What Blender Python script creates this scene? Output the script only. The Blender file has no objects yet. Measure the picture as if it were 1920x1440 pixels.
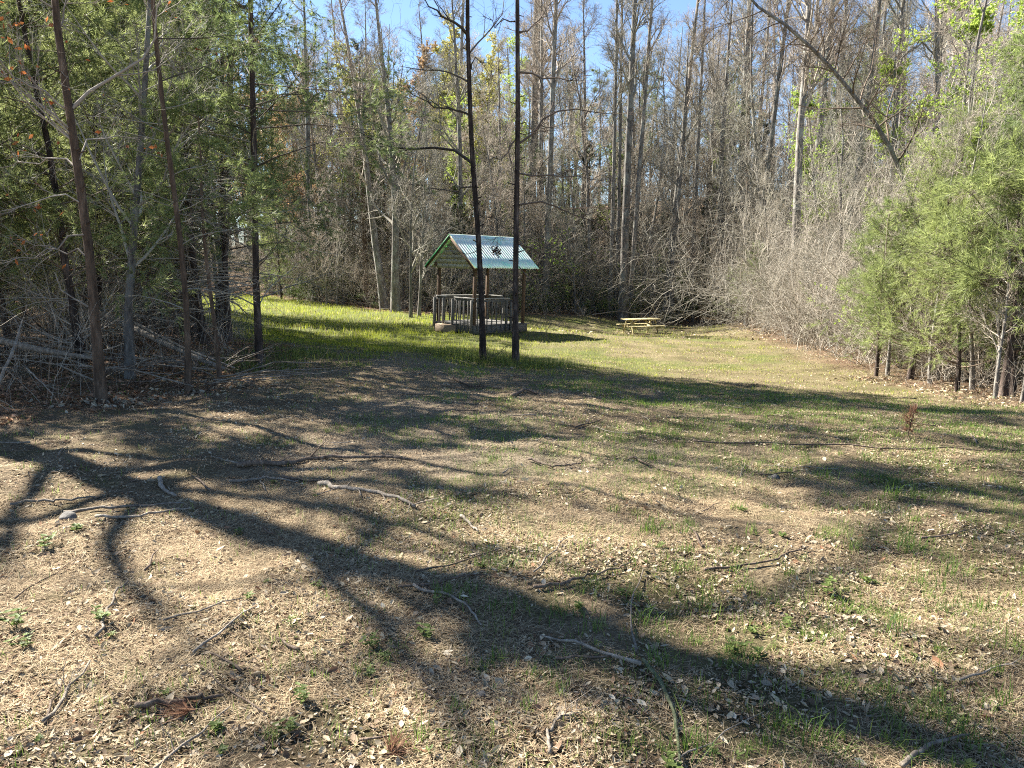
import bpy, math, random
import numpy as np
from mathutils import Vector, Matrix

random.seed(11)
rng = np.random.default_rng(11)
R = math.radians
SC = bpy.context.scene
COL = SC.collection

# ------------------------------------------------------------------ camera
FPX = 1450.0                      # focal length in pixels of a 1920 wide frame
PITCH = math.atan((720 - 485) / FPX)
CAMZ = 1.6
cam_d = bpy.data.cameras.new('camera')
cam_d.sensor_width = 36
cam_d.lens = 36 * FPX / 1920
cam_d.clip_start = 0.05
cam_d.clip_end = 2000
cam = bpy.data.objects.new('camera', cam_d)
COL.objects.link(cam)
cam.location = (0, 0, CAMZ)
cam.rotation_euler = (math.pi / 2 - PITCH, 0, 0)
SC.camera = cam

# ------------------------------------------------------------------ light
SUN_AZ = math.atan2(-1.0, 0.72)   # clockwise from +Y
SUN_EL = R(41)
W = bpy.data.worlds.new('World')
SC.world = W
W.use_nodes = True
nt = W.node_tree
bg = nt.nodes['Background']
sky = nt.nodes.new('ShaderNodeTexSky')
sky.sky_type = 'NISHITA'
sky.sun_disc = False
sky.sun_elevation = SUN_EL
sky.sun_rotation = SUN_AZ % (2 * math.pi)
sky.air_density = 1.0
sky.dust_density = 0.1
sky.ozone_density = 2.5
sky.altitude = 1800
nt.links.new(sky.outputs[0], bg.inputs[0])
bg.inputs[1].default_value = 0.05
sl = bpy.data.lights.new('sun', 'SUN')
sl.energy = 5.0
sl.angle = R(0.53)
sl.color = (1.0, 0.95, 0.86)
sun = bpy.data.objects.new('sun', sl)
COL.objects.link(sun)
SUNV = Vector((math.sin(SUN_AZ) * math.cos(SUN_EL), math.cos(SUN_AZ) * math.cos(SUN_EL), math.sin(SUN_EL)))
sun.rotation_euler = SUNV.to_track_quat('Z', 'Y').to_euler()
sun.location = SUNV * 60
SC.view_settings.view_transform = 'Standard'
SC.view_settings.look = 'None'
SC.view_settings.gamma = 1
SC.view_settings.exposure = 2.32
SC.render.engine = 'CYCLES'
SC.cycles.max_bounces = 5
SC.cycles.diffuse_bounces = 2
SC.cycles.glossy_bounces = 2
SC.cycles.transmission_bounces = 2
SC.cycles.transparent_max_bounces = 4
SC.cycles.use_adaptive_sampling = True
SC.cycles.adaptive_threshold = 0.008
SC.cycles.use_denoising = False
SC.cycles.filter_width = 1.1

# ------------------------------------------------------------------ geometry of the picture
CP, SP = math.cos(PITCH), math.sin(PITCH)
def pt(px, py, y):
    """point at world depth y that lies behind photo pixel px, py"""
    xc, yc = (px - 960) / FPX, (720 - py) / FPX
    s = y / (CP + yc * SP)
    return np.array([xc * s, y, CAMZ + s * (-SP + yc * CP)])
def proj(x, y, z):
    dz = z - CAMZ
    dep = np.maximum(y * CP - dz * SP, 1e-3)
    return 960 + FPX * x / dep, 720 - FPX * (y * SP + dz * CP) / dep

# smooth value noise for masks
def vnoise(x, y, sc, seed=0):
    x = np.asarray(x) / sc + 1000.3 + seed * 17.1; y = np.asarray(y) / sc + 1000.7 + seed * 9.7
    xi = np.floor(x).astype(np.int64); yi = np.floor(y).astype(np.int64)
    fx = x - xi; fy = y - yi
    fx = fx * fx * (3 - 2 * fx); fy = fy * fy * (3 - 2 * fy)
    def hs(a, b):
        n = (a * 374761393 + b * 668265263 + seed * 974711) & 0xffffffff
        n = ((n ^ (n >> 13)) * 1274126177) & 0xffffffff
        return ((n ^ (n >> 16)) & 0xffff) / 65535.0
    return (hs(xi, yi) * (1 - fx) + hs(xi + 1, yi) * fx) * (1 - fy) + (hs(xi, yi + 1) * (1 - fx) + hs(xi + 1, yi + 1) * fx) * fy
def fbm(x, y, sc, seed=0):
    return (vnoise(x, y, sc, seed) * .5 + vnoise(x, y, sc / 2.1, seed + 1) * .28 + vnoise(x, y, sc / 4.3, seed + 2) * .22)
CTRL = [(0, 0, 0), (-4, -2, 0), (4, -2, 0), (0, -15, 0), (-3, 5, .03), (3, 5, 0.0), (0, 5, 0), (0, 10, -.22), (-4, 9, -.06), (6, 10, -.4),
        (-15, 8, .3), (-25, 20, .3), (-32, 42, 0), (16, 3, .1), (25, 8, 1.2), (-20, -10, .2), (20, -15, .2)]
for a in [(967, 683, 16), (352, 735, 10.1), (190, 755, 9.1), (487, 690, 13), (425, 640, 17), (885, 628, 27), (812, 614, 29), (985, 620, 29), (1200, 628, 38),
          (500, 556, 52), (300, 546, 56), (650, 577, 45), (780, 590, 40), (1100, 592, 44), (1440, 642, 28), (1640, 712, 17), (1900, 765, 12),
          (1300, 540, 54), (1300, 430, 70), (1600, 330, 66), (1900, 380, 48), (1340, 606, 46), (1000, 540, 62), (1000, 440, 85),
          (300, 500, 85), (600, 515, 75), (1700, 640, 27), (1450, 600, 38), (1620, 570, 40), (600, 640, 24), (700, 610, 33), (1250, 700, 18)]:
    CTRL.append(tuple(pt(*a)))
CTRL += [(-60, 120, 2), (0, 130, 9), (60, 120, 13), (70, 50, 9), (-70, 50, 1)]
CTRL = np.array(CTRL)
def _k(d2): return np.sqrt(d2 + 9.0)
_n = len(CTRL)
_D = ((CTRL[:, None, :2] - CTRL[None, :, :2]) ** 2).sum(-1)
_A = np.zeros((_n + 3, _n + 3))
_A[:_n, :_n] = _k(_D) - np.eye(_n) * 0.25
_A[:_n, _n] = 1; _A[:_n, _n + 1:] = CTRL[:, :2]
_A[_n, :_n] = 1; _A[_n + 1:, :_n] = CTRL[:, :2].T
_W = np.linalg.solve(_A, np.concatenate([CTRL[:, 2], [0, 0, 0]]))
def bumps(x, y):
    z = 0.030 * np.sin(1.3 * x + .7 * y + 1) * np.sin(.9 * y - .5 * x) + .018 * np.sin(3.1 * x - 2.2 * y) * np.sin(2.3 * y + 1.9 * x + 2)
    z += .030 * (vnoise(x, y, .55, 40) - .5) + .016 * (vnoise(x, y, .19, 41) - .5)
    z += .009 * np.sin(7.3 * x + 5.1 * y) * np.sin(6.2 * y - 4.4 * x + 1) + .005 * np.sin(17 * x + 3 * y + np.sin(9 * y)) * np.sin(14 * y - 6 * x)
    return z
def H(x, y):
    x = np.asarray(x, float); y = np.asarray(y, float)
    sh = x.shape
    x = x.ravel(); y = y.ravel()
    out = np.empty_like(x)
    for s in range(0, len(x), 20000):
        xx, yy = x[s:s + 20000], y[s:s + 20000]
        r = np.hypot(xx, yy - 30) ; f = np.minimum(1, 105 / np.maximum(r, 1))
        xe, ye = xx * f, (yy - 30) * f + 30
        d2 = (xe[:, None] - CTRL[None, :, 0]) ** 2 + (ye[:, None] - CTRL[None, :, 1]) ** 2
        out[s:s + 20000] = _k(d2) @ _W[:_n] + _W[_n] + _W[_n + 1] * xe + _W[_n + 2] * ye
    out += bumps(x, y)
    return out.reshape(sh)
def h1(x, y): return float(H(np.array([x]), np.array([y]))[0])
def gnd(px, y):
    """ground point at world depth y seen in photo column px"""
    x = (px - 960) / FPX * y
    for _ in range(4):
        z = h1(x, y)
        x = (px - 960) / FPX * (y * CP - (z - CAMZ) * SP)
    return np.array([x, y, h1(x, y)])
def gp(px, py):
    """ground point seen at photo pixel"""
    ys = 1.5 * 1.02 ** np.arange(220)
    xc, yc = (px - 960) / FPX, (720 - py) / FPX
    s = ys / (CP + yc * SP)
    zz = CAMZ + s * (-SP + yc * CP)
    f = zz - H(xc * s, ys)
    i = int(np.argmax(f < 0)) if (f < 0).any() else len(ys) - 1
    i = max(i, 1)
    t = f[i - 1] / (f[i - 1] - f[i])
    y = ys[i - 1] + t * (ys[i] - ys[i - 1])
    p = pt(px, py, y); p[2] = h1(p[0], p[1])
    return p

def smooth(a, b, v):
    t = np.clip((v - a) / (b - a), 0, 1); return t * t * (3 - 2 * t)
# woods edge as a closed outline on the ground of the clearing
EDGE = [gnd(260, 52), gnd(480, 54), gnd(650, 46), gnd(790, 41), gnd(1000, 43), gnd(1100, 44), gnd(1360, 44), gnd(1440, 29), gnd(1640, 17.5), gnd(1910, 12), (9, 5, 0), (9, -12, 0), (-7, -12, 0), (-7, 4, 0),
        gnd(60, 8.2), gnd(230, 9.6), gnd(380, 11.5), gnd(490, 14), gnd(500, 20), gnd(420, 26), gnd(280, 36)]
EDGE = np.array([[p[0], p[1]] for p in EDGE])
def edge_dist(x, y):
    """signed distance to the woods edge, positive in the clearing"""
    x = np.asarray(x, float); y = np.asarray(y, float)
    best = np.full(x.shape, 1e9); ins = np.zeros(x.shape, bool)
    m = len(EDGE)
    for i in range(m):
        a, b = EDGE[i], EDGE[(i + 1) % m]
        e = b - a
        t = np.clip(((x - a[0]) * e[0] + (y - a[1]) * e[1]) / (e @ e), 0, 1)
        best = np.minimum(best, np.hypot(x - a[0] - t * e[0], y - a[1] - t * e[1]))
        c = ((a[1] > y) != (b[1] > y)) & (x < (b[0] - a[0]) * (y - a[1]) / (b[1] - a[1] + 1e-12) + a[0])
        ins ^= c
    return np.where(ins, best, -best)
def cover(x, y):
    """lawn, bare soil, leaf litter shares (0..1) of the ground at x, y"""
    z = H(x, y) ; px, py = proj(x, np.maximum(y, .5), z)
    ed = edge_dist(x, y)
    n = fbm(x, y, 2.2, 3); n2 = fbm(x, y, .7, 8)
    far = smooth(12.5, 18.0, y + (n - .5) * 9 + (n2 - .5) * 3 + np.clip(x, -6, 8) * .75)
    lawn = far * smooth(-.5, 1.2, ed + (n - .5) * 2) * (1 - .72 * smooth(-3, 4, x) * smooth(.36, .56, n * .6 + fbm(x, y, .9, 71) * .4)) * (1 - .45 * smooth(20, 15, y))
    near = (1 - far) * smooth(.47, .66, n * .45 + n2 * .55 + .035 * np.clip(x, -3, 4)) * smooth(-.2, .8, ed) * .85
    track = np.exp(-((x - (-.5 - .10 * (y - 6))) / 1.6) ** 2) + .6 * np.exp(-((x - 2.4) / 1.0) ** 2)
    bare = (1 - lawn) * smooth(.35, .75, track * .7 + (n - .5) * 1.4) * smooth(3.6, 6, y) * (1 - smooth(22, 30, y)) * smooth(-.3, 1.5, ed)
    return lawn, near, bare, ed, n, n2

# ------------------------------------------------------------------ mesh and object helpers
class Acc:
    def __init__(s): s.v = []; s.f3 = []; s.f4 = []; s.c = []; s.n = 0
    def add(s, v, f, col=None):
        v = np.asarray(v, np.float32).reshape(-1, 3); f = np.asarray(f, np.int64)
        (s.f3 if f.shape[1] == 3 else s.f4).append(f + s.n)
        s.v.append(v); s.n += len(v)
        if col is None: col = np.full((len(v), 3), .5, np.float32)
        col = np.asarray(col, np.float32)
        if col.ndim == 1: col = np.tile(col, (len(v), 1))
        s.c.append(col)
        return s
    def mesh(s, name, mat, smooth_=False, tint=True):
        me = bpy.data.meshes.new(name)
        v = np.concatenate(s.v)
        f3 = np.concatenate(s.f3) if s.f3 else np.zeros((0, 3), np.int64)
        f4 = np.concatenate(s.f4) if s.f4 else np.zeros((0, 4), np.int64)
        nl = f3.size + f4.size; npz = len(f3) + len(f4)
        me.vertices.add(len(v)); me.vertices.foreach_set('co', v.ravel())
        me.loops.add(nl)
        me.loops.foreach_set('vertex_index', np.concatenate([f3.ravel(), f4.ravel()]).astype(np.int32))
        me.polygons.add(npz)
        st = np.concatenate([np.arange(len(f3)) * 3, f3.size + np.arange(len(f4)) * 4]).astype(np.int32)
        me.polygons.foreach_set('loop_start', st)
        if smooth_: me.polygons.foreach_set('use_smooth', np.ones(npz, bool))
        me.update(calc_edges=True)
        if tint:
            at = me.attributes.new('tint', 'FLOAT_COLOR', 'POINT')
            c = np.concatenate(s.c); c4 = np.ones((len(c), 4), np.float32); c4[:, :3] = c
            at.data.foreach_set('color', c4.ravel())
        me.materials.append(mat)
        return me
def link(name, me, parent=None, loc=(0, 0, 0)):
    o = bpy.data.objects.new(name, me); COL.objects.link(o); o.location = loc
    if parent: o.parent = parent
    return o
def tag(o, label=None, cat=None, group=None, kind=None):
    if label: o['label'] = label
    if cat: o['category'] = cat
    if group: o['group'] = group
    if kind: o['kind'] = kind
    return o
def thing(name, label, cat, loc, rz=0, group=None):
    o = bpy.data.objects.new(name, None); COL.objects.link(o)
    o.empty_display_size = .2
    o.location = [float(a) for a in loc]; o.rotation_euler = (0, 0, rz)
    return tag(o, label, cat, group)
def dup(root, loc, rz, scale=1, label=None, group=None, tilt=(0, 0)):
    r = root.copy(); COL.objects.link(r)
    r.location = [float(a) for a in loc]; r.rotation_euler = (tilt[0], tilt[1], rz)
    r.scale = (scale,) * 3 if not hasattr(scale, '__len__') else scale
    if label: r['label'] = label
    if group: r['group'] = group
    for ch in list(root.children):
        c = ch.copy(); COL.objects.link(c); c.parent = r
        for g in ch.children:
            d = g.copy(); COL.objects.link(d); d.parent = c
    return r
BOXF = np.array([[0, 1, 3, 2], [4, 6, 7, 5], [0, 4, 5, 1], [2, 3, 7, 6], [0, 2, 6, 4], [1, 5, 7, 3]])
def box(acc, c, size, M=None, col=None, bev=0):
    s = np.array(size) / 2
    if bev:
        bm_v = []; # chamfered box: 24 verts
        b = min(bev, s.min() * .45)
        P = []; idx = {}
        for sx in (-1, 1):
            for sy in (-1, 1):
                for sz in (-1, 1):
                    for ax in range(3):
                        q = np.array([sx, sy, sz]) * (s - b); q[ax] += (sx, sy, sz)[ax] * b
                        idx[(sx, sy, sz, ax)] = len(P); P.append(q)
        F4 = []; F3 = []
        for ax in range(3):
            o1, o2 = [a for a in range(3) if a != ax]
            for sg in (-1, 1):
                def k(a, b_):
                    t = [0, 0, 0]; t[ax] = sg; t[o1] = a; t[o2] = b_; return idx[(*t, ax)]
                q = [k(-1, -1), k(1, -1), k(1, 1), k(-1, 1)]
                F4.append(q)
        for ax in range(3):
            o1, o2 = [a for a in range(3) if a != ax]
            for s1 in (-1, 1):
                for s2 in (-1, 1):
                    def k(sg, f_):
                        t = [0, 0, 0]; t[ax] = sg; t[o1] = s1; t[o2] = s2; return idx[(*t, f_)]
                    F4.append([k(-1, o1), k(1, o1), k(1, o2), k(-1, o2)])
        for sx in (-1, 1):
            for sy in (-1, 1):
                for sz in (-1, 1): F3.append([idx[(sx, sy, sz, a)] for a in range(3)])
        P = np.array(P)
        # orient outward
        def fix(F):
            out = []
            for f in F:
                a, b2, c2 = P[f[0]], P[f[1]], P[f[2]]
                nn = np.cross(b2 - a, c2 - a)
                out.append(f if nn @ P[f].mean(0) > 0 else f[::-1])
            return np.array(out)
        F4 = fix(F4); F3 = fix(F3)
        V = P if M is None else P @ np.array(M).T
        V = V + np.array(c)
        n0 = acc.n
        acc.add(V, F4, col); acc.f3.append(F3 + n0)
        return
    V = np.array([[x, y, z] for x in (-s[0], s[0]) for y in (-s[1], s[1]) for z in (-s[2], s[2])])
    if M is not None: V = V @ np.array(M).T
    acc.add(V + np.array(c), BOXF, col)
def beam(acc, a, b, w, t, col=None, up=(0, 0, 1), bev=.004):
    """board from a to b, w across (horizontal), t along up"""
    a = np.array(a, float); b = np.array(b, float)
    d = b - a; L = np.linalg.norm(d); d = d / L
    up = np.array(up, float); x = np.cross(d, up); x /= np.linalg.norm(x); z = np.cross(x, d)
    M = np.stack([d, x, z], 1)
    box(acc, (a + b) / 2, (L, w, t), M, col, bev)

def unit(v): return v / np.maximum(np.linalg.norm(v, axis=-1, keepdims=True), 1e-9)
def tubes(acc, P, Rr, k=4, col=None):
    """P (B,n,3) polylines, Rr (B,n) radii"""
    B, n, _ = P.shape
    T = np.empty_like(P); T[:, 1:-1] = P[:, 2:] - P[:, :-2]; T[:, 0] = P[:, 1] - P[:, 0]; T[:, -1] = P[:, -1] - P[:, -2]
    T = unit(T)
    main = unit(P[:, -1] - P[:, 0])
    ref = np.where(np.abs(main[:, 2:3]) > .8, np.array([[1., 0, 0]]), np.array([[0, 0, 1.]]))
    ref = np.repeat(ref[:, None], n, 1)
    X = unit(np.cross(T, ref)); Y = np.cross(T, X)
    a = np.arange(k) * 2 * math.pi / k
    V = P[:, :, None] + Rr[:, :, None, None] * (X[:, :, None] * np.cos(a)[None, None, :, None] + Y[:, :, None] * np.sin(a)[None, None, :, None])
    base = (np.arange(B)[:, None, None] * n + np.arange(n - 1)[None, :, None]) * k
    j = np.arange(k)[None, None]; j2 = (j + 1) % k
    F = np.stack([base + j, base + j2, base + k + j2, base + k + j], -1).reshape(-1, 4)
    F = F[:, ::-1]
    if col is not None and np.ndim(col) == 2: col = np.repeat(col, n * k, 0)
    acc.add(V.reshape(-1, 3), F, col)
def grow(P, Rr, m, t0, t1, ang, length, n, wig, up, rr, rmin, g=rng, jit=12, taper=.8, planar=0):
    B, k, _ = P.shape
    N = B * m
    b = np.repeat(np.arange(B), m); t = g.uniform(t0, t1, N)
    s = t * (k - 1); i = np.minimum(s.astype(int), k - 2); f = (s - i)[:, None]
    p0 = P[b, i] * (1 - f) + P[b, i + 1] * f
    r0 = Rr[b, i] * (1 - f[:, 0]) + Rr[b, i + 1] * f[:, 0]
    T = unit(P[b, i + 1] - P[b, i])
    rnd = g.normal(size=(N, 3))
    if planar: rnd[:, 2] *= 1 - planar
    rnd = unit(rnd); side = unit(rnd - (rnd * T).sum(1, keepdims=True) * T)
    a = np.radians(g.normal(ang, jit, N))[:, None]
    D = T * np.cos(a) + side * np.sin(a)
    L = (length(t, b) if callable(length) else np.full(N, length)) * g.uniform(.55, 1.25, N)
    Q = np.zeros((N, n, 3)); Q[:, 0] = p0; d = D
    st = (L / (n - 1))[:, None]
    for j in range(1, n):
        d = unit(d + g.normal(0, wig, (N, 3)) + np.array([0, 0, up]))
        Q[:, j] = Q[:, j - 1] + d * st
    r = np.clip(r0 * rr, rmin, None)
    r = np.minimum(r, np.maximum(r0 * .95, rmin))
    return Q, r[:, None] * (1 - taper * np.linspace(0, 1, n))[None], L
def xrot(N, g=rng, tilt=1.0):
    """random rotation matrices: yaw anything, tilt limited"""
    yaw = g.uniform(0, 2 * math.pi, N); a = g.normal(0, tilt, N); b = g.normal(0, tilt, N)
    c, s = np.cos(yaw), np.sin(yaw); z = np.zeros(N); o = np.ones(N)
    Rz = np.stack([np.stack([c, -s, z], -1), np.stack([s, c, z], -1), np.stack([z, z, o], -1)], 1)
    c, s = np.cos(a), np.sin(a)
    Rx = np.stack([np.stack([o, z, z], -1), np.stack([z, c, -s], -1), np.stack([z, s, c], -1)], 1)
    c, s = np.cos(b), np.sin(b)
    Ry = np.stack([np.stack([c, z, s], -1), np.stack([z, o, z], -1), np.stack([-s, z, c], -1)], 1)
    return Rz @ Rx @ Ry
def scatter(acc, tv, tf, pos, M, sc, col):
    tv = np.asarray(tv, float); N = len(pos); k = len(tv)
    sc = np.asarray(sc, float)
    if sc.ndim == 1: sc = sc[:, None] * np.ones(3)
    V = np.einsum('nij,nkj->nki', M, tv[None] * sc[:, None]) + pos[:, None]
    F = (np.asarray(tf)[None] + (np.arange(N) * k)[:, None, None]).reshape(-1, np.asarray(tf).shape[1])
    acc.add(V.reshape(-1, 3), F, np.repeat(col, k, 0))
LEAF8 = np.array([[-.5, 0, .0], [-.18, -.24, .06], [-.18, 0, -.02], [-.18, .24, .08], [.2, -.2, .10], [.2, 0, .02], [.2, .22, .07], [.52, 0, .12]])
LEAF8F = np.array([[0, 1, 2], [0, 2, 3], [1, 4, 2], [4, 5, 2], [2, 5, 3], [5, 6, 3], [4, 7, 5], [5, 7, 6]])
LEAF5 = np.array([[-.5, 0, 0], [0, -.25, .06], [0, 0, 0], [0, .25, .07], [.5, 0, .06]])
LEAF5F = np.array([[0, 1, 2], [1, 4, 2], [0, 2, 3], [2, 4, 3]])
LEAF4 = np.array([[-.5, 0, 0], [0, -.28, .08], [.5, 0, 0], [0, .28, .08]])
LEAF4F = np.array([[0, 1, 2], [0, 2, 3]])
def needles(acc, C, D, m, ln, wd, spread, g=rng, cols=((.07, .13, .03), (.12, .2, .05))):
    """m needles at each centre C, fanned round direction D: one thin triangle each"""
    N = len(C) * m
    c = np.repeat(C, m, 0); d = np.repeat(D, m, 0)
    d = unit(d + unit(g.normal(size=(N, 3))) * spread * g.uniform(.4, 1.1, (N, 1)))
    L = ln * g.uniform(.6, 1.15, (N, 1))
    sd = unit(np.cross(d, g.normal(size=(N, 3)))) * wd
    tip = c + d * L + np.array([0, 0, -1.]) * L * .12
    V = np.stack([c - sd, c + sd, tip], 1).reshape(-1, 3)
    F = np.arange(N * 3).reshape(-1, 3)
    t = np.repeat(g.uniform(0, 1, (len(C), 1)), m, 0) * .7 + g.uniform(0, .3, (N, 1))
    col = np.array(cols[0]) * (1 - t) + np.array(cols[1]) * t
    acc.add(V, F, np.repeat(col, 3, 0))

# ------------------------------------------------------------------ materials
def newmat(name):
    m = bpy.data.materials.new(name); m.use_nodes = True
    return m, m.node_tree, m.node_tree.nodes['Principled BSDF']
def N_(t, ty, **kw):
    n = t.nodes.new(ty)
    for k, v in kw.items():
        if k in n.inputs.keys(): n.inputs[k].default_value = v
        else: setattr(n, k, v)
    return n
def mixc(t, fac, a, b, mode='MIX'):
    n = t.nodes.new('ShaderNodeMix'); n.data_type = 'RGBA'; n.blend_type = mode
    for sock, v in ((0, fac), (6, a), (7, b)):
        if hasattr(v, 'is_output') or isinstance(v, bpy.types.NodeSocket): t.links.new(v, n.inputs[sock])
        elif isinstance(v, (int, float)): n.inputs[sock].default_value = v
        else: n.inputs[sock].default_value = (*v, 1)
    return n.outputs[2]
def ramp(t, fac, stops):
    n = t.nodes.new('ShaderNodeValToRGB'); t.links.new(fac, n.inputs[0])
    e = n.color_ramp.elements
    while len(e) < len(stops): e.new(.5)
    for x, (p, c) in zip(e, stops):
        x.position = p; x.color = (*c, 1) if hasattr(c, '__len__') else (c, c, c, 1)
    return n.outputs[0]
def coords(t, scale=(1, 1, 1), kind='Object'):
    tc = t.nodes.new('ShaderNodeTexCoord'); mp = t.nodes.new('ShaderNodeMapping')
    mp.inputs['Scale'].default_value = scale
    t.links.new(tc.outputs[kind], mp.inputs[0]); return mp.outputs[0]
def noise(t, vec, scale, detail=4, rough=.6, out=0):
    n = t.nodes.new('ShaderNodeTexNoise'); n.inputs['Scale'].default_value = scale
    n.inputs['Detail'].default_value = detail; n.inputs['Roughness'].default_value = rough
    if vec is not None: t.links.new(vec, n.inputs['Vector'])
    return n.outputs[out]
def bump(t, bs, h, dist, strength=.8):
    b = t.nodes.new('ShaderNodeBump'); b.inputs['Distance'].default_value = dist; b.inputs['Strength'].default_value = strength
    t.links.new(h, b.inputs['Height']); t.links.new(b.outputs[0], bs.inputs['Normal'])
def bark(name, c1, c2, c3, sc=14, lich=None):
    m, t, b = newmat(name)
    v = coords(t, (1, 1, .22))
    n = noise(t, v, sc, 6, .7)
    c = ramp(t, n, [(.3, c1), (.52, c2), (.7, c3)])
    if lich:
        n2 = noise(t, coords(t, (1, 1, .7)), 3.2, 4, .6)
        c = mixc(t, ramp(t, n2, [(.5, 0), (.62, .7)]), c, lich)
    oi = t.nodes.new('ShaderNodeObjectInfo')
    c = mixc(t, 1.0, c, ramp(t, oi.outputs['Random'], [(0, .75), (1, 1.2)]), 'MULTIPLY')
    t.links.new(c, b.inputs['Base Color']); b.inputs['Roughness'].default_value = .9
    b.inputs['Specular IOR Level'].default_value = .2
    bump(t, b, n, .02, .9)
    return m
def tintmat(name, trans=0.0, rough=.8, spec=.2, var=.25, gain=(1, 1, 1), hue=.03):
    m, t, b = newmat(name)
    a = t.nodes.new('ShaderNodeAttribute'); a.attribute_name = 'tint'
    oi = t.nodes.new('ShaderNodeObjectInfo')
    c = mixc(t, 1.0, a.outputs['Color'], ramp(t, oi.outputs['Random'], [(0, (1 - var, 1 - var * .8, 1 - var)), (1, (1 + var, 1 + var * .7, 1 + var * .4))]), 'MULTIPLY')
    c = mixc(t, 1.0, c, gain, 'MULTIPLY')
    t.links.new(c, b.inputs['Base Color']); b.inputs['Roughness'].default_value = rough
    b.inputs['Specular IOR Level'].default_value = spec
    if trans:
        tr = t.nodes.new('ShaderNodeBsdfTranslucent'); ms = t.nodes.new('ShaderNodeMixShader')
        t.links.new(c, tr.inputs[0]); ms.inputs[0].default_value = trans
        t.links.new(b.outputs[0], ms.inputs[1]); t.links.new(tr.outputs[0], ms.inputs[2])
        t.links.new(ms.outputs[0], t.nodes['Material Output'].inputs[0])
    return m
M_bark_grey = bark('bark_grey', (.05, .044, .038), (.17, .152, .132), (.33, .305, .27), 12, (.30, .305, .265))
M_bark_brown = bark('bark_brown', (.035, .022, .015), (.12, .082, .055), (.24, .17, .12), 16)
M_bark_pine = bark('bark_pine', (.012, .009, .008), (.065, .047, .038), (.22, .17, .14), 13)
M_twig = tintmat('twig_bark', 0, .85, .25)
M_needle = tintmat('pine_needles', .52, .55, .4)
M_leaf = tintmat('spring_leaf', .45, .5, .4)
M_grass = tintmat('grass_blades', .45, .6, .3, var=0)
M_litter = tintmat('dead_leaf', .15, .85, .15, var=0)
M_deadleaf = tintmat('rusty_leaf', .45, .8, .2, var=.1)

# ground material
def ground_mat():
    m, t, b = newmat('forest_soil')
    v = coords(t)
    a = t.nodes.new('ShaderNodeAttribute'); a.attribute_name = 'cover'
    sep = t.nodes.new('ShaderNodeSeparateColor'); t.links.new(a.outputs['Color'], sep.inputs[0])
    n1 = noise(t, v, 1.1, 6, .65); n2 = noise(t, v, 9, 8, .7); n3 = noise(t, v, 55, 6, .75); n4 = noise(t, v, 190, 3, .7)
    soil = ramp(t, n2, [(.25, (.11, .08, .052)), (.5, (.21, .16, .105)), (.75, (.36, .29, .20))])
    chips = ramp(t, n3, [(.34, (.04, .03, .02)), (.47, (.17, .125, .08)), (.58, (.38, .305, .20)), (.72, (.60, .52, .38))])  # darkest stops put the shade of gaps between chips into the colour
    litter = ramp(t, n3, [(.3, (.045, .028, .018)), (.5, (.17, .11, .07)), (.62, (.32, .245, .175)), (.78, (.50, .42, .32))])
    c = mixc(t, ramp(t, n1, [(.35, .35), (.7, .85)]), soil, chips)
    c = mixc(t, sep.outputs[2], c, litter)
    c = mixc(t, 1.0, c, ramp(t, noise(t, v, .9, 4, .6), [(.35, (.62, .58, .54)), (.6, (1.12, 1.1, 1.06))]), 'MULTIPLY')
    c = mixc(t, ramp(t, noise(t, v, 2.3, 5, .6), [(.48, 0), (.66, .5)]), c, mixc(t, n3, (.07, .075, .025), (.22, .20, .09)))
    sand = ramp(t, n2, [(.3, (.26, .20, .14)), (.6, (.42, .345, .245)), (.8, (.50, .43, .32))])
    c = mixc(t, sep.outputs[1], c, mixc(t, ramp(t, n3, [(.44, .0), (.58, 1)]), chips, sand))
    g = ramp(t, n3, [(.3, (.035, .055, .012)), (.5, (.10, .13, .03)), (.65, (.19, .19, .06)), (.8, (.33, .28, .15))])
    c = mixc(t, sep.outputs[0], c, g)
    c = mixc(t, .45, c, ramp(t, n4, [(.3, .45), (.7, 1.5)]), 'MULTIPLY')
    t.links.new(c, b.inputs['Base Color']); b.inputs['Roughness'].default_value = .95
    b.inputs['Specular IOR Level'].default_value = .1
    ad = t.nodes.new('ShaderNodeMath'); ad.operation = 'MULTIPLY_ADD'; ad.inputs[1].default_value = .5
    t.links.new(n4, ad.inputs[0]); t.links.new(n3, ad.inputs[2])
    bump(t, b, ad.outputs[0], .035, 1.0)
    return m
M_ground = ground_mat()

# ------------------------------------------------------------------ ground
def axis(lo, hi, c, fine, n, growth):
    a = [c]; st = fine
    while a[-1] < hi: a.append(a[-1] + st); st *= growth if len(a) > n else 1
    a[-1] = hi
    bk = [c]; st = fine
    while bk[-1] > lo: bk.append(bk[-1] - st); st *= growth if len(bk) > n else 1
    bk[-1] = lo
    return np.array(sorted(set(a + bk)))
gx = axis(-420, 420, 0, .055, 55, 1.022)
gy = axis(-200, 520, 3.2, .055, 60, 1.018)
GX, GY = np.meshgrid(gx, gy)
GZ = H(GX, GY)
nx, ny = len(gx), len(gy)
ga = Acc()
i = (np.arange(ny - 1)[:, None] * nx + np.arange(nx - 1)[None]).ravel()
ga.add(np.stack([GX.ravel(), GY.ravel(), GZ.ravel()], 1), np.stack([i, i + 1, i + nx + 1, i + nx], 1))
gm = ga.mesh('ground', M_ground, True, False)
lawn, near, bare, ed, n_, n2_ = cover(GX.ravel(), GY.ravel())
lit = smooth(1.0, -.6, ed + (n_ - .5) * 3)
at = gm.attributes.new('cover', 'FLOAT_COLOR', 'POINT')
at.data.foreach_set('color', np.stack([np.clip(lawn * .85 + near * .3, 0, 1), bare, lit, np.ones_like(lit)], 1).astype(np.float32).ravel())
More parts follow.
